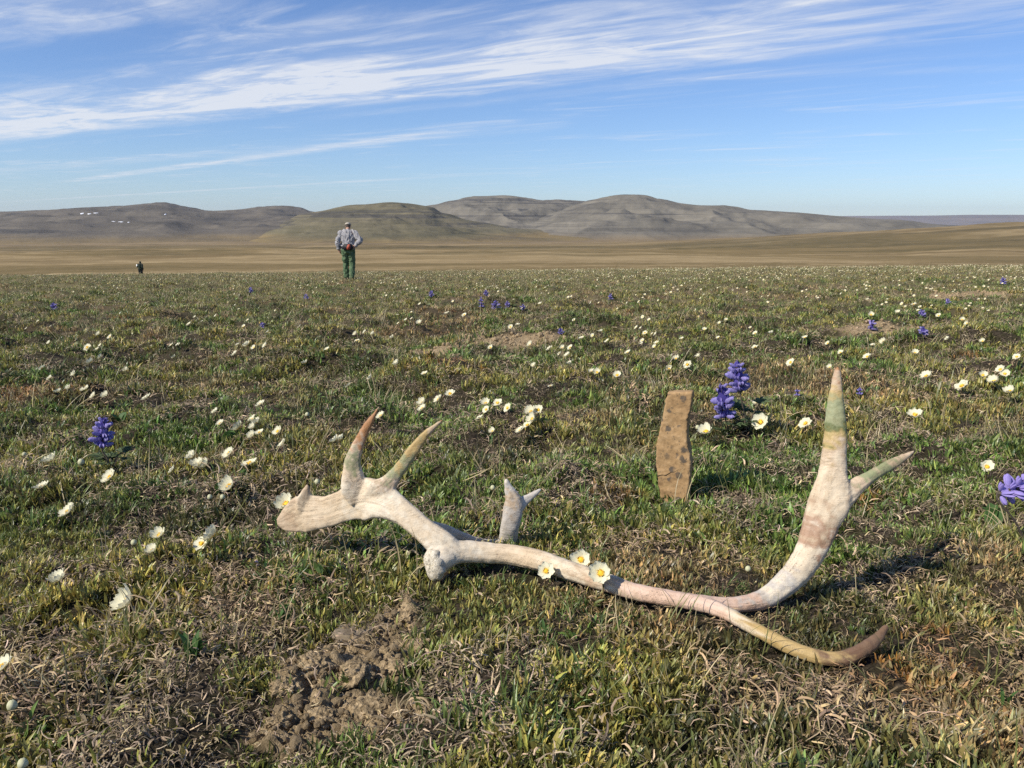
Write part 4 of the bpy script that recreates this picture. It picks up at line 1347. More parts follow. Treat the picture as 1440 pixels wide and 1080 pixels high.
def centre_mesh():
    bm = bmesh.new()
    bmesh.ops.create_uvsphere(bm, u_segments=16, v_segments=8, radius=1)
    for v in bm.verts:
        v.co = Vector((v.co.x * 0.21, v.co.y * 0.21, max(v.co.z, -0.3) * 0.12 + 0.05))
    rnd = random.Random(2)
    for k in range(34):       # stamens
        a = rnd.uniform(0, 6.283); r0 = rnd.uniform(0.12, 0.2); r1 = r0 + rnd.uniform(0.05, 0.13)
        c0 = Vector((math.cos(a) * r0, math.sin(a) * r0, 0.10)); c1 = Vector((math.cos(a) * r1, math.sin(a) * r1, rnd.uniform(0.16, 0.26)))
        sd = Vector((-math.sin(a), math.cos(a), 0)) * 0.018
        vs = [bm.verts.new(c0 - sd), bm.verts.new(c0 + sd), bm.verts.new(c1 + sd * 1.5), bm.verts.new(c1 - sd * 1.5)]
        bm.faces.new(vs)
    me = bpy.data.meshes.new('centre'); bm.to_mesh(me); bm.free()
    me.materials.append(MAT['stamen'])
    return me


CENTRE = centre_mesh()


def joined_flower(cup, seed):
    """all petals and the centre in one mesh, for blooms too small to show parts"""
    rnd = random.Random(seed)
    v, f, root, mi = [], [], [], []
    for k in range(8):
        a = 6.283 * k / 8 + rnd.uniform(-.1, .1); o = len(v)
        for i in range(3):
            h = i / 2
            for s_ in (-1, 1):
                wd = (0.10, 0.36, 0.22)[i] * s_
                x, y = 0.08 + 0.92 * h, wd
                v.append((math.cos(a) * x - math.sin(a) * y, math.sin(a) * x + math.cos(a) * y, cup * h ** 1.5 + 0.03 * (k % 2))); root.append(max(0, 1 - h * 2.6))
        f += [(o, o + 1, o + 3, o + 2), (o + 2, o + 3, o + 5, o + 4)]; mi += [0, 0]
    o = len(v)
    for j in range(8):
        a = 6.283 * j / 8
        v.append((0.24 * math.cos(a), 0.24 * math.sin(a), 0.07)); root.append(0)
    v.append((0, 0, 0.16)); root.append(0)
    for j in range(8):
        f.append((o + j, o + (j + 1) % 8, o + 8)); mi.append(1)
    me = pymesh('flower', v, f)
    at_ = me.attributes.new('root', 'FLOAT', 'POINT'); at_.data.foreach_set('value', np.array(root, np.float32))
    me.materials.append(MAT['petal']); me.materials.append(MAT['stamen'])
    me.polygons.foreach_set('material_index', mi)
    return me


FAR_FLOWERS = [joined_flower(c, i) for i, c in enumerate((0.25, 0.45, 0.6))]


def face_rot(rnd, jit=0.40, up=0.35):
    d = (SUN_VEC + Vector((rnd.uniform(-jit, jit), rnd.uniform(-jit, jit), up + rnd.uniform(-jit, jit)))).normalized()
    return d.to_track_quat('Z', 'Y').to_matrix() @ Matrix.Rotation(rnd.uniform(0, 6.28), 3, 'Z'), d


def big_flower(px, py, dpx, seed, Y=None, hh=None, cup=None, face=None, np_=8, scale_cap=True):
    rnd = random.Random(seed)
    hh = hh if hh is not None else rnd.uniform(0.038, 0.054)
    head = at(px, py, Y) if Y else ray_ground(px, py, hh)
    base = Vector((head.x + rnd.uniform(-.008, .012), head.y + rnd.uniform(0, .01), 0)); base.z = float(gh(base.x, base.y)) if not Y else head.z - 0.03
    rad = dpx * px_size(py, head.y) / 2
    root = empty('avens_flower', base)
    M, d = face_rot(rnd)
    if face is not None:
        d = Vector(face).normalized(); M = d.to_track_quat('Z', 'Y').to_matrix() @ Matrix.Rotation(rnd.uniform(0, 6.28), 3, 'Z')
    cup = cup or rnd.choice((0.18, 0.40, 0.40, 0.75, 0.75))
    hd = head - base
    for k in range(np_):
        o = bpy.data.objects.new('petal', PETALS[cup][rnd.randrange(3)]); COL.objects.link(o); o.parent = root
        o.matrix_local = Matrix.Translation(hd) @ M.to_4x4() @ Matrix.Rotation(6.283 * k / np_ + rnd.uniform(-.1, .1), 4, 'Z') @ Matrix.Rotation(rnd.uniform(-.14, .10), 4, 'Y') @ Matrix.Scale(rad * rnd.uniform(0.92, 1.08), 4)
    o = bpy.data.objects.new('centre', CENTRE); COL.objects.link(o); o.parent = root
    o.matrix_local = Matrix.Translation(hd) @ M.to_4x4() @ Matrix.Scale(rad * 1.12, 4)
    link_mesh('stem', stem_mesh('stem', [Vector((0, 0, -0.004)), hd * 0.55 - d * rad * 0.3, hd - d * rad * 0.03], 0.0011, 0.0010, 5, 3), MAT['stem'], root)
    return root


def bud(px, py, dpx, seed):
    rnd = random.Random(seed)
    head = ray_ground(px, py, 0.03)
    base = Vector((head.x, head.y + .004, 0)); base.z = float(gh(base.x, base.y))
    rad = dpx * px_size(py, head.y) / 2
    root = empty('flower_bud', base)
    bm = bmesh.new(); ellipsoid(bm, Vector((0, 0, 0)), (rad, rad, rad * 1.15), Matrix.Rotation(0, 3, 'X'), 12, 8)
    for v in bm.verts:
        a = math.atan2(v.co.y, v.co.x); v.co *= 1 + 0.06 * math.sin(5 * a)
    me = bpy.data.meshes.new('bloom'); bm.to_mesh(me); bm.free()
    o = link_mesh('bloom', me, MAT['bud'], root); o.location = head - base
    bm = bmesh.new(); ellipsoid(bm, Vector((0, 0, -rad * 0.55)), (rad * .95, rad * .95, rad * .75), Matrix.Rotation(0, 3, 'X'), 10, 6)
    me = bpy.data.meshes.new('calyx'); bm.to_mesh(me); bm.free()
    o = link_mesh('calyx', me, MAT['stem'], root); o.location = head - base
    link_mesh('stem', stem_mesh('stem', [Vector((0, 0, -0.004)), (head - base) * .5 + Vector((.003, 0, 0)), head - base - Vector((0, 0, rad))], 0.0011, 0.001, 5, 3), MAT['stem'], root)
    return root


FL = [(60, 518, 10), (70, 532, 9), (105, 526, 9), (81, 552, 9), (97, 546, 8), (122, 546, 8), (116, 549, 6), (132, 557, 10), (149, 557, 10), (177, 521, 8), (206, 560, 12), (128, 510, 10), (142, 503, 8),
      (123, 489, 12), (139, 470, 7), (155, 474, 8), (245, 503, 7), (330, 498, 10), (348, 486, 11), (334, 485, 6), (373, 486, 9), (429, 511, 9), (266, 456, 7), (303, 579, 10), (367, 569, 12), (310, 596, 11),
      (337, 602, 16), (355, 590, 12), (361, 595, 12), (356, 602, 10), (355, 613, 11), (365, 609, 12), (391, 607, 13), (398, 624, 12), (323, 638, 17), (351, 652, 19), (271, 643, 14), (243, 661, 11), (278, 655, 17), (289, 656, 16),
      (323, 685, 22), (406, 714, 22), (72, 649, 18), (155, 672, 19), (58, 686, 18), (97, 720, 22), (472, 620, 12), (480, 618, 11),
      (522, 532, 10), (558, 512, 10), (597, 526, 10), (490, 543, 8), (633, 554, 12), (595, 567, 12), (594, 575, 12), (617, 562, 12), (536, 585, 12), (683, 568, 12), (684, 576, 10), (700, 567, 12), (714, 574, 12),
      (675, 588, 9), (693, 607, 9), (747, 580, 14), (757, 577, 13), (749, 590, 14), (742, 598, 13), (732, 606, 13), (868, 528, 12), (840, 524, 10), (832, 523, 8), (774, 543, 7), (751, 515, 8), (746, 485, 9),
      (773, 491, 10), (791, 490, 8), (802, 489, 9), (798, 500, 10), (787, 498, 7), (801, 512, 8), (883, 496, 9), (941, 519, 9), (951, 505, 9), (818, 476, 8), (845, 467, 7), (895, 461, 7), (901, 462, 6), (907, 468, 7),
      (718, 460, 7), (690, 489, 8), (728, 457, 7), (590, 455, 9), (628, 441, 8), (653, 443, 7), (500, 470, 7), (502, 479, 7), (513, 467, 6), (525, 470, 7), (552, 475, 7),
      (967, 513, 12), (982, 502, 8), (1062, 489, 9), (1062, 469, 7), (1084, 469, 7), (1112, 510, 12), (1066, 566, 13), (1070, 594, 20), (993, 608, 18), (1133, 596, 16), (1287, 584, 17), (1303, 530, 17), (1353, 543, 16),
      (1382, 528, 11), (1407, 520, 12), (1413, 526, 12), (1398, 537, 15), (1420, 551, 13), (1430, 502, 10), (1287, 497, 10), (1243, 481, 10), (1220, 502, 11), (1167, 517, 8), (1182, 496, 8), (1227, 486, 7), (1164, 483, 7),
      (1132, 475, 8), (1333, 477, 7), (1382, 480, 7), (1353, 450, 7), (1360, 455, 6), (1320, 444, 7), (1225, 443, 8), (1262, 440, 7), (1285, 428, 7), (1388, 657, 16),
      (225, 753, 18), (215, 775, 15), (300, 755, 24), (284, 765, 20), (83, 817, 22), (183, 844, 32), (3, 940, 30)]
LMK = [('the left lupine', 145, 608), ('the twin lupines', 1030, 548), ('the brown stone slab', 948, 630), ('the orange tipped tine', 515, 610), ('the ochre slanting tine', 600, 620), ('the antler palm end', 400, 735),
       ('the tall green banded tine', 1176, 560), ('the bare mound', 725, 480), ('the short right tine', 1270, 640), ('the walking person', 491, 392), ('the lower left corner', 0, 1080), ('the right edge lupine', 1415, 690),
       ('the small violet lupine pair', 1262, 462), ('the left edge dwarf shrub', 20, 560), ('the lupine cluster', 700, 428), ('the rear fork', 735, 690), ('the left edge of the picture', 0, 690), ('the right edge of the picture', 1440, 530),
       ('the single violet bloom', 1121, 552), ('the broad-leaved green rosette', 318, 618)]
ORD = ['nearest', 'second nearest', 'third nearest', 'fourth nearest', 'fifth nearest', 'sixth nearest', 'seventh nearest', 'eighth nearest', 'ninth nearest', 'tenth nearest', 'eleventh nearest', 'twelfth nearest',
       'thirteenth nearest', 'fourteenth nearest', 'fifteenth nearest', 'sixteenth nearest', 'seventeenth nearest', 'eighteenth nearest', 'nineteenth nearest', 'twentieth nearest']
FAR_LIST = []
rnd = random.Random(77)
while len(FAR_LIST) < 140:
    px, py = rnd.uniform(4, 1436), 402 + 90 * rnd.random() ** 1.6
    q = ray_ground(px, py, 0.04)
    if float(fbm(q.x / 1.6, q.y / 1.6, 2, 88)) < -0.05 or any(abs(px - f[0]) < 8 and abs(py - f[1]) < 6 for f in FL): continue
    FAR_LIST.append((px, py, q, face_rot(rnd)[0], rnd.uniform(0.010, 0.016)))
LMK += [('the far sandy patch', 1385, 419), ('the tiny lupine near the left edge', 75, 431), ('the small lupine below the walker', 368, 457), ('the distant dark person', 197, 400),
        ('the lone lupine beyond the slab', 858, 430), ('the tiny lupine beside the walker', 352, 412), ('the lupine beside the bare mound', 800, 460), ('the ground behind the tall tine', 1180, 455),
        ('the ground beyond the stone slab', 960, 470), ('the turf beyond the orange tine', 520, 490), ('the turf beyond the antler palm', 420, 500), ('the middle of the left meadow', 250, 470)]
by = {}
ALLF = FL + [(f[0], f[1], 5) for f in FAR_LIST]
for i, (px, py, s_) in enumerate(ALLF):
    if py < 446 and i >= len(FL): continue
    ds = [(math.hypot((px - x), (py - y) * 1.5), k) for k, (_, x, y) in enumerate(LMK)]
    dmin, k = min(ds)
    dx, dy = px - LMK[k][1], py - LMK[k][2]
    way = ('left of' if dx < 0 else 'right of') if abs(dx) > abs(dy) * 1.1 else ('behind' if dy < 0 else 'in front of')
    by.setdefault((k, way), []).append((dmin, i))
FLABEL = {}
for (k, way), lst in by.items():
    lst.sort()
    for r_, (_, i) in enumerate(lst):
        s_ = ALLF[i][2]
        size = 'large' if s_ >= 18 else ('cream' if s_ >= 11 else ('small' if s_ > 5 else 'tiny'))
        FLABEL[i] = f'{size} white flower, {ORD[r_]} bloom {way} {LMK[k][0]}' if len(lst) > 1 else f'{size} white avens flower {way} {LMK[k][0]}'
for i, (px, py, dpx) in enumerate(FL):
    by_palm = (px, py) == (406, 714)
    tag(big_flower(px - 3 * by_palm, py - 5 * by_palm, dpx * (1.28 if py > 540 else 1.15), 300 + i, Y=1.225 if by_palm else None, cup=0.75 if by_palm else None, face=(-0.25, -0.55, 0.8) if by_palm else None), FLABEL[i], 'flower', 'white avens flowers')
# three blooms at the beam and one behind it
for i, (px, py, dpx, Y, lab) in enumerate(((768, 803, 26, 1.030, 'cream flower lying on the beam, left one of three'), (817, 787, 30, 1.062, 'cream flower peeping over the beam, middle one of three'),
                                           (845, 806, 34, 0.992, 'cream flower resting on the beam, right one of three'))):
    tag(big_flower(px, py, dpx, 900 + i, Y=Y, cup=0.40 if i else 0.18, face=(-0.30, -0.85, 0.55), np_=(7, 8, 8)[i]), lab, 'flower', 'flowers laid on the antler')
tag(big_flower(1130, 823, 18, 910, hh=0.025), 'yellowish flower half hidden behind the curve of the beam', 'flower', 'white avens flowers')
for i, (px, py, dpx, lab) in enumerate(((446, 678, 8, 'round cream bud just above the small spur of the antler'), (114, 650, 9, 'cream bud right of the flower below the left lupine'), (432, 583, 6, 'small white bud left of the orange tipped tine'),
                                        (295, 699, 7, 'left one of two buds below the flower cluster'), (313, 699, 7, 'right one of two buds below the flower cluster'), (34, 639, 6, 'tiny bud near the left edge by the shrub'),
                                        (693, 686, 7, 'small bud behind and left of the rear fork'), (981, 601, 6, 'tiny bud left of the bloom right of the stone slab'), (17, 992, 14, 'pale green bud low at the left edge'),
                                        (32, 1074, 14, 'cream bud at the bottom left edge'), (188, 763, 8, 'small bud left of the wilted flower'), (1052, 800, 8, 'reddish bud on a stalk behind the beam'))):
    tag(bud(px, py, dpx, 700 + i), lab, 'flower bud', 'flower buds')

# more blooms further back, single small meshes
for i, (px, py, d, M, sc) in enumerate(FAR_LIST):
    o = bpy.data.objects.new('avens_flower', FAR_FLOWERS[i % 3]); COL.objects.link(o)
    o.matrix_world = Matrix.Translation(d) @ M.to_4x4() @ Matrix.Scale(sc, 4)
    if py > 446:
        tag(o, FLABEL[len(FL) + i], 'flower', 'white avens flowers')
    else:
        zone = 'left' if px < 480 else ('middle' if px < 960 else 'right')
        row = 'far meadow' if py < 424 else 'meadow below the two people'
        tag(o, f'tiny pale avens flower in the {row}, {zone} third of the picture', 'flower', f'tiny avens flowers, {row}, {zone}')


# ------------------------------------------------------------------ the mat of small plants, litter and grass (nobody could count it)
def strip(v, f, c, pts, widths, side, colr, fold=0.3):
    """folded ribbon leaf: three verts across"""
    o = len(v)
    n = len(pts)
    for p_, wd in zip(pts, widths):
        up = Vector((0, 0, 1))
        v += [tuple(p_ - side * wd + up * wd * fold), tuple(p_), tuple(p_ + side * wd + up * wd * fold)]
        c += [colr] * 3
    for i in range(n - 1):
        a = o + i * 3
        f += [(a, a + 1, a + 4, a + 3), (a + 1, a + 2, a + 5, a + 4)]


def proto(name, v, f, c, mat):
    me = pymesh(name, v, f)
    a = me.attributes.new('leaf', 'FLOAT_COLOR', 'POINT'); a.data.foreach_set('color', np.array([(*q, 1) for q in c], np.float32).ravel())
    me.materials.append(mat)
    return bpy.data.objects.new(name, me)


def shoots(name, n_var, nleaf, h0, h1, w0, w1, lean, spread, mat, brown=0.15, seed=0):
    col = bpy.data.collections.new(name)
    for k in range(n_var):
        rnd = random.Random(seed + k)
        v, f, c = [], [], []
        for i in range(nleaf):
            a = rnd.uniform(0, 6.283)
            r0 = spread * math.sqrt(rnd.random())
            b = Vector((r0 * math.cos(a + 1), r0 * math.sin(a + 1), -0.002))
            h = rnd.uniform(h0, h1); ln = rnd.uniform(0.15, lean); wd = rnd.uniform(w0, w1)
            d = Vector((math.cos(a), math.sin(a), 0)); sd = Vector((-d.y, d.x, 0))
            pts = [b + d * (h * ln * t * t) + Vector((0, 0, h * (t - 0.25 * ln * t * t))) for t in (0, .35, .7, 1)]
            val = rnd.choice((0.45, 0.6, 0.8, 1.0, 1.25, 1.7)) * rnd.uniform(.85, 1.15)
            cl = (val * rnd.uniform(.9, 1.1), val, val * rnd.uniform(.8, 1.1))
            if rnd.random() < brown: cl = (val * 1.55, val * 1.25, val * 1.15)
            strip(v, f, c, pts, [wd * .55, wd, wd * .8, wd * .12], sd, cl)
        col.objects.link(proto(name, v, f, c, mat))
    return col


def litter(name, n_var, n, L0, L1, spread, mat, seed=0):
    """withered curled leaves and bits of twig lying about"""
    col = bpy.data.collections.new(name)
    for k in range(n_var):
        rnd = random.Random(seed + k)
        v, f, c = [], [], []
        for i in range(n):
            a = rnd.uniform(0, 6.283); r0 = spread * math.sqrt(rnd.random()); a2 = rnd.uniform(0, 6.283)
            b = Vector((r0 * math.cos(a2), r0 * math.sin(a2), rnd.uniform(0, 0.008)))
            L = rnd.uniform(L0, L1); wd = rnd.uniform(0.0003, 0.0011); curl = rnd.uniform(-3.2, 3.2); tilt = rnd.uniform(-.3, .8)
            pts = []; p_ = b.copy(); h = a; pitch = tilt
            for j in range(5):
                pts.append(p_.copy())
                p_ = p_ + Vector((math.cos(h) * math.cos(pitch), math.sin(h) * math.cos(pitch), math.sin(pitch))) * (L / 4)
                h += curl / 4; pitch -= rnd.uniform(0, .6)
            val = rnd.uniform(0.45, 1.5)
            cl = (val, val * rnd.uniform(.88, 1.0), val * rnd.uniform(.75, 1.0))
            sd = Vector((-math.sin(a), math.cos(a), rnd.uniform(-.4, .4)))
            strip(v, f, c, pts, [wd * .5, wd, wd, wd * .8, wd * .3], sd, cl, rnd.uniform(-.8, .8))
        col.objects.link(proto(name, v, f, c, mat))
    return col


def grass(name, n_var, n, h0, h1, wd, mat, seed=0, spread=0.012):
    col = bpy.data.collections.new(name)
    for k in range(n_var):
        rnd = random.Random(seed + k)
        v, f, c = [], [], []
        for i in range(n):
            a = rnd.uniform(0, 6.283); h = rnd.uniform(h0, h1); bend = rnd.uniform(0.3, 1.9)
            d = Vector((math.cos(a), math.sin(a), 0)); sd = Vector((-d.y, d.x, 0))
            p_ = Vector((rnd.uniform(-spread, spread), rnd.uniform(-spread, spread), -0.002)); pts = []; ang = rnd.uniform(0, .3)
            for j in range(7):
                pts.append(p_.copy())
                p_ = p_ + (d * math.sin(ang) + Vector((0, 0, math.cos(ang)))) * (h / 6)
                ang += bend / 6 * (0.5 + j / 4)
            val = rnd.uniform(.7, 1.25)
            strip(v, f, c, pts, [wd, wd, wd, wd * .9, wd * .75, wd * .5, wd * .15], sd, (val, val, val), 0.5)
        col.objects.link(proto(name, v, f, c, mat))
    return col


def crumbs(name):
    col = bpy.data.collections.new(name)
    for k in range(4):
        bm = bmesh.new(); bmesh.ops.create_icosphere(bm, subdivisions=2, radius=1)
        for v in bm.verts:
            v.co *= 1 + 0.35 * float(fbm(v.co.x * 1.5 + k * 7, v.co.y * 1.5 + v.co.z, 2, 130 + k))
        me = bpy.data.meshes.new(name); bm.to_mesh(me); bm.free(); me.materials.append(MAT['crumb'])
        col.objects.link(bpy.data.objects.new(name, me))
    return col


def scatter(name, label, P3, rot, scl, colr, idx, collection):
    me = bpy.data.meshes.new(name)
    n = len(P3)
    me.vertices.add(n)
    me.vertices.foreach_set('co', P3.astype(np.float32).ravel())
    for nm, ty, key, arr in (('rot', 'FLOAT_VECTOR', 'vector', rot), ('scl', 'FLOAT', 'value', scl), ('idx', 'INT', 'value', idx),
                             ('col', 'FLOAT_COLOR', 'color', np.concatenate([colr, np.ones((n, 1))], 1))):
        a = me.attributes.new(nm, ty, 'POINT')
        a.data.foreach_set(key, np.asarray(arr, np.int32 if ty == 'INT' else np.float32).ravel())
    o = bpy.data.objects.new(name, me)
    COL.objects.link(o)
    ng = bpy.data.node_groups.new(name, 'GeometryNodeTree')
    ng.interface.new_socket('Geometry', in_out='INPUT', socket_type='NodeSocketGeometry')
    ng.interface.new_socket('Geometry', in_out='OUTPUT', socket_type='NodeSocketGeometry')
    N, L = ng.nodes, ng.links
    gi, go = N.new('NodeGroupInput'), N.new('NodeGroupOutput')
    ci = N.new('GeometryNodeCollectionInfo'); ci.inputs['Collection'].default_value = collection
    ci.inputs['Separate Children'].default_value = True; ci.inputs['Reset Children'].default_value = True
    ip = N.new('GeometryNodeInstanceOnPoints'); ip.inputs['Pick Instance'].default_value = True

    def attr(nm, ty):
        a = N.new('GeometryNodeInputNamedAttribute'); a.data_type = ty; a.inputs['Name'].default_value = nm
        return a.outputs['Attribute']
    L.new(gi.outputs[0], ip.inputs['Points']); L.new(ci.outputs[0], ip.inputs['Instance'])
    L.new(attr('idx', 'INT'), ip.inputs['Instance Index'])
    L.new(attr('rot', 'FLOAT_VECTOR'), ip.inputs['Rotation'])
    L.new(attr('scl', 'FLOAT'), ip.inputs['Scale'])
    L.new(ip.outputs[0], go.inputs[0])
    md = o.modifiers.new('scatter', 'NODES'); md.node_group = ng
    tag(o, label, None, None, 'stuff')
    return o


def surface(x, y):
    """height of what one stands on: the meadow, and past its edge the plain"""
    z = gh(x, y)
    f = y > 45
    if f.any():
        xf, yf = x[f], y[f]
        lip_ = 60 + 9 * perlin(xf / 14, xf * 0 + 2.2, 31) + 5 * perlin(xf / 4, xf * 0 + 1.2, 33)
        z[f] = np.maximum(z[f] - 0.9 * sstep(0, 9, yf - lip_), plain_z(xf, yf) - 0.75 * (1 - sstep(60, 74, yf)))
    return z


def spread_points(density, y0=0.34, y1=88.0, margin=0.62):
    """random points over the meadow, density per square metre as a function of distance"""
    ed = np.geomspace(y0, y1, 34)
    out = []
    for a, b in zip(ed, ed[1:]):
        ym = (a + b) / 2
        hw = 0.76 * b + margin
        n = rng.poisson(density(ym) * (b - a) * 2 * hw)
        out.append(np.stack([rng.uniform(-hw, hw, n), rng.uniform(a, b, n)], 1))
    p_ = np.concatenate(out)
    lip_ = 60 + 9 * perlin(p_[:, 0] / 14, p_[:, 0] * 0 + 2.2, 31) + 5 * perlin(p_[:, 0] / 4, p_[:, 0] * 0 + 1.2, 33)
    return p_[(p_[:, 1] < lip_ + 0.5) | (rng.random(len(p_)) < 0.6 * np.exp(-(p_[:, 1] - lip_).clip(0) / 6.0))]


def palette(x, y, n_rand):
    """plant colour by place"""
    g, bn, dk, wide = region(x, y)
    base = np.tile(np.array([[0.195, 0.200, 0.060]]), (len(x), 1))
    def over(mask, c):
        return base * (1 - mask[:, None]) + np.array(c) * mask[:, None]
    base = over(sstep(-0.1, 0.45, g), (0.125, 0.185, 0.048))
    base = over(sstep(-0.05, -0.6, g) * 0.8, (0.27, 0.255, 0.074))
    base = over(sstep(0.25, 0.75, bn), (0.27, 0.215, 0.105))
    base = over(sstep(0.15, 0.60, dk) * 0.85, (0.066, 0.072, 0.030))
    rd = fbm(x / 0.35 + 11, y / 0.45, 2, 29)
    base = over(sstep(0.7, 1.0, rd) * 0.7, (0.20, 0.105, 0.05))
    # far out the mat bleaches towards straw
    f = sstep(3, 30, y) * 0.65
    base = base * (1 - f[:, None]) + np.array([0.30, 0.265, 0.135]) * f[:, None]
    return 1.14 * base * rng.uniform(0.6, 1.4, (len(x), 1)) * rng.uniform(0.92, 1.08, (len(x), 3))


ORANGE_SPOTS = [(base_hit(1235, 950), 0.07), (base_hit(1215, 700), 0.06), (base_hit(30, 560), 0.30), (base_hit(1330, 910), 0.06), (base_hit(620, 530), 0.2)]


def orange_mask(x, y):
    m_ = np.zeros(len(x))
    for (c, r_) in ORANGE_SPOTS:
        m_ = np.maximum(m_, 1 - sstep(0.4, 1.1, np.hypot(x - c[0], y - c[1]) / r_ + 0.4 * perlin(x / r_ * 2, y / r_ * 2, 35)))
    return m_


def under_antler(x, y):
    """keep the tall shoots from growing through the beam where it lies low"""
    m_ = np.zeros(len(x), bool)
    for name, flat, pts in CHAINS:
        for (px, py, Y, wpx, c) in catmull([(a, b, c_, d, 0) for a, b, c_, d, *e in pts], 4):
            q = at(px, py, Y)
            if q.z - float(gh(q.x, q.y)) < 0.055:
                m_ |= np.hypot(x - q.x, (y - q.y) * 0.8) < wpx * px_size(py, Y) * 0.5
    return m_


lean_sun = 0.18


def mat_layer(name, label, coll, nvar, dens, keep, zoff, s0, spow, tintf, tilt=0.25, keep_under=False, y0=0.34, soil_bar=1.15):
    p_ = spread_points(dens, y0)
    x, y = p_[:, 0], p_[:, 1]
    k = keep(x, y) > rng.random(len(x))
    k &= rng.random(len(x)) > soil_mask(x, y) * soil_bar
    x, y = x[k], y[k]
    nr_ = y < 1.5
    bad = np.zeros(len(x), bool); bad[nr_] = under_antler(x[nr_], y[nr_])
    if not keep_under:
        x, y = x[~bad], y[~bad]
    sc = s0 * np.maximum(y, 0.9) ** spow * rng.uniform(0.6, 1.4, len(x)) * (1 + 0.45 * np.clip(fbm(x / 0.3, y / 0.3, 3, 181), -1, 1))
    z = surface(x, y) + zoff
    rot = np.stack([rng.normal(0, tilt, len(x)), rng.normal(0, tilt, len(x)), rng.uniform(0, 6.283, len(x))], 1)
    c_ = tintf(x, y)
    return scatter(name, label, np.stack([x, y, z], 1), rot, sc, c_, rng.integers(0, nvar, len(x)), coll)


def tint_leaf(x, y):
    c_ = palette(x, y, 0)
    om = orange_mask(x, y)[:, None] * (rng.random(len(x)) < 0.4)[:, None]
    return c_ * (1 - om) + np.array([0.26, 0.135, 0.04]) * om * rng.uniform(.6, 1.3, (len(x), 1))


def tint_litter(x, y):
    g, bn, dk, wide = region(x, y)
    base = np.tile(np.array([[0.43, 0.355, 0.245]]), (len(x), 1))
    m_ = sstep(0, 0.6, bn)[:, None] * 0.6
    base = base * (1 - m_) + np.array([0.38, 0.275, 0.16]) * m_
    f = sstep(4, 25, y)[:, None] * 0.4
    base = base * (1 - f) + np.array([0.28, 0.23, 0.145]) * f
    om = orange_mask(x, y)[:, None] * 0.55
    base = base * (1 - om) + np.array([0.30, 0.14, 0.04]) * om
    return base * rng.uniform(0.5, 1.4, (len(x), 1))


def tint_grass(x, y):
    dry = rng.random(len(x)) < 0.62
    c_ = np.where(dry[:, None], np.array([[0.48, 0.39, 0.21]]), np.array([[0.19, 0.20, 0.062]]))
    return c_ * rng.uniform(0.6, 1.25, (len(x), 1))


leafiness = lambda x, y: 0.12 + 0.88 * sstep(-0.40, 0.15, fbm(x / 0.16, y / 0.16, 3, 141) + 0.5 * perlin(x / 0.6, y / 0.6, 143))
barren = lambda x, y: 1.0 - 0.75 * sstep(-0.4, 0.3, fbm(x / 0.16, y / 0.16, 3, 141) + 0.5 * perlin(x / 0.6, y / 0.6, 143))
tufts = lambda x, y: sstep(0.05, 0.6, fbm(x / 0.4, y / 0.4, 3, 151))

C_leaf = shoots('dwarf_leaf_shoot', 8, 9, 0.008, 0.019, 0.0009, 0.0018, 0.55, 0.011, MAT['leaf'], 0.22, 200)
C_lit = litter('withered_leaf', 8, 10, 0.006, 0.026, 0.022, MAT['litter'], 240)
C_grass = grass('grass_tuft', 6, 5, 0.025, 0.07, 0.00055, MAT['leaf'], 260)
C_crumb = crumbs('soil_crumb')

mat_layer('leaf_mat', 'low mat of small upright green and olive leaves covering the tundra', C_leaf, 8, lambda y: min(12500, 10500 * y ** -1.32), leafiness, -0.001, 1.0, 0.32, tint_leaf, 0.28)
mat_layer('leaf_litter', 'grey and tan withered curled leaves lying between the shoots', C_lit, 8, lambda y: min(4600, 3800 * y ** -1.32), barren, 0.001, 1.0, 0.34, tint_litter, 0.3, keep_under=True, soil_bar=0.55)
# broader, fresher leaves of creeping willow in patches, and taller sedge
C_will = shoots('willow_leaf', 6, 6, 0.009, 0.017, 0.0013, 0.0024, 0.9, 0.010, MAT['leaf'], 0.08, 300)
C_sedge = grass('sedge_blade', 6, 9, 0.016, 0.034, 0.0008, MAT['leaf'], 320, 0.014)


def tint_fresh(x, y):
    c_ = np.tile(np.array([[0.150, 0.215, 0.056]]), (len(x), 1))
    f = sstep(4, 30, y)[:, None] * 0.6
    c_ = c_ * (1 - f) + np.array([0.27, 0.25, 0.12]) * f
    return c_ * rng.uniform(0.55, 1.3, (len(x), 1))


mat_layer('willow_leaves', 'patches of broader fresh green leaves creeping through the mat', C_will, 6, lambda y: min(2400, 2200 * y ** -1.45), lambda x, y: sstep(0.10, 0.45, fbm(x / 0.35, y / 0.40, 3, 191)), 0.002, 1.0, 0.40, tint_fresh, 0.35)
mat_layer('sedge_tufts', 'tufts of short green sedge standing above the mat', C_sedge, 6, lambda y: min(900, 850 * y ** -1.4), lambda x, y: sstep(0.15, 0.5, fbm(x / 0.5 + 4, y / 0.5, 3, 195) + 0.35 * np.exp(-((x + 0.30) / 0.2) ** 2 - ((y - 0.95) / 0.2) ** 2)), 0.0, 1.0, 0.40, tint_fresh, 0.25)
mat_layer('grass_blades', 'thin bent blades of dry and green grass', C_grass, 6, lambda y: min(560, 560 * y ** -1.3), lambda x, y: 0.25 + 0.75 * tufts(x, y), 0.0, 1.0, 0.38, tint_grass, 0.3)

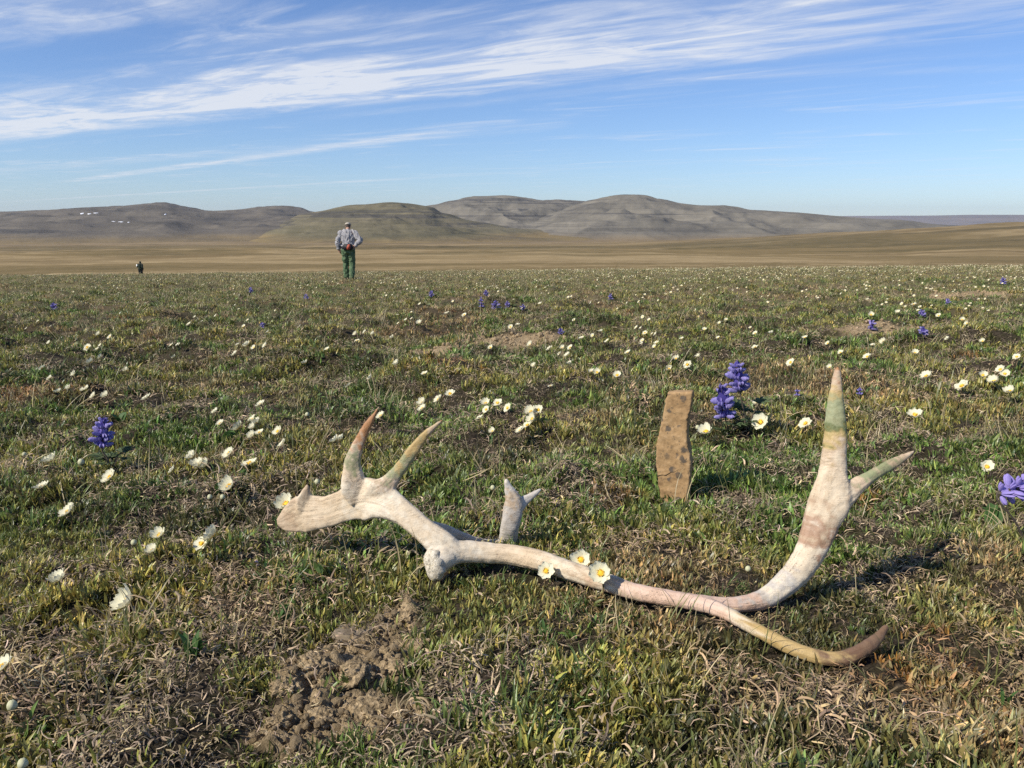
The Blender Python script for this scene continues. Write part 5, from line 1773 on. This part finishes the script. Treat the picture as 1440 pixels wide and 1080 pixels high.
# crumbs of soil on the bare patches
xs, ys_ = [], []
for (cx, cy, a, b, tr_) in SOIL:
    n = int(min(7000, 40000 * a * b * 4)) if cy < 2 else int(2200 * a * b * 4)
    u = rng.uniform(-1.25, 1.25, (n, 2))
    xs.append(cx + u[:, 0] * a * math.cos(tr_) - u[:, 1] * b * math.sin(tr_)); ys_.append(cy + u[:, 0] * a * math.sin(tr_) + u[:, 1] * b * math.cos(tr_))
x, y = np.concatenate(xs), np.concatenate(ys_)
k = soil_mask(x, y) > rng.random(len(x)) * 0.8
x, y = x[k], y[k]
sc = np.where(y < 2, rng.gamma(1.4, 0.0011, len(x)).clip(0.0006, 0.008), rng.gamma(1.6, 0.003, len(x)).clip(0.002, 0.018))
scatter('soil_crumbs', 'loose crumbs of tan soil on the bare patches', np.stack([x, y, gh(x, y) + sc * 0.4], 1), rng.uniform(0, 6.28, (len(x), 3)), sc, np.ones((len(x), 3)), rng.integers(0, 4, len(x)), C_crumb)

# the uncountable blooms of the far meadow
C_fl = bpy.data.collections.new('far_bloom')
for me in FAR_FLOWERS:
    C_fl.objects.link(bpy.data.objects.new('far_bloom', me))
p_ = spread_points(lambda y: 2.6 if y < 12 else 7.0, 7.0, 60.0)
x, y = p_[:, 0], p_[:, 1]
k = sstep(-0.25, 0.5, fbm(x / 2.2, y / 2.6, 3, 161)) * (0.6 + 0.4 * sstep(-6, 10, x)) > rng.random(len(x))
k &= soil_mask(x, y) < 0.3
x, y = x[k], y[k]
n = len(x)
dirs = [SUN_VEC + Vector((random.uniform(-.4, .4), random.uniform(-.4, .4), random.uniform(-.2, .5))) for _ in range(n)]
rot = np.array([tuple(d.to_track_quat('Z', 'Y').to_euler()) for d in dirs])
scatter('far_blooms', 'countless tiny pale flowers dotting the far meadow', np.stack([x, y, gh(x, y) + 0.045 + 0.0012 * y], 1), rot, rng.uniform(0.010, 0.018, n) * (1 + 0.006 * y), np.ones((n, 3)), rng.integers(0, 3, n), C_fl)

# ------------------------------------------------------------------ haze: the air over the valley
lowest = -700.0
bm = bmesh.new()
bmesh.ops.create_cube(bm, size=1)
for v in bm.verts:
    v.co = Vector((v.co.x * 46000, v.co.y * 46000, (lowest if v.co.z < 0 else 420.0)))
me = bpy.data.meshes.new('haze'); bm.to_mesh(me); bm.free()
m = bpy.data.materials.new('haze'); m.use_nodes = True; m.node_tree.nodes.clear()
t = NT(m.node_tree)
pv = t.n('ShaderNodeVolumePrincipled', inp={'Color': (0.76, 0.87, 1.0, 1), 'Density': 2.0e-5, 'Anisotropy': 0.2})
ou = t.n('ShaderNodeOutputMaterial'); t.nt.links.new(pv.outputs[0], ou.inputs['Volume'])
HAZE = True
if HAZE:
    tag(link_mesh('haze', me, m, smooth=False), 'thin blue haze in the air', None, None, 'stuff')
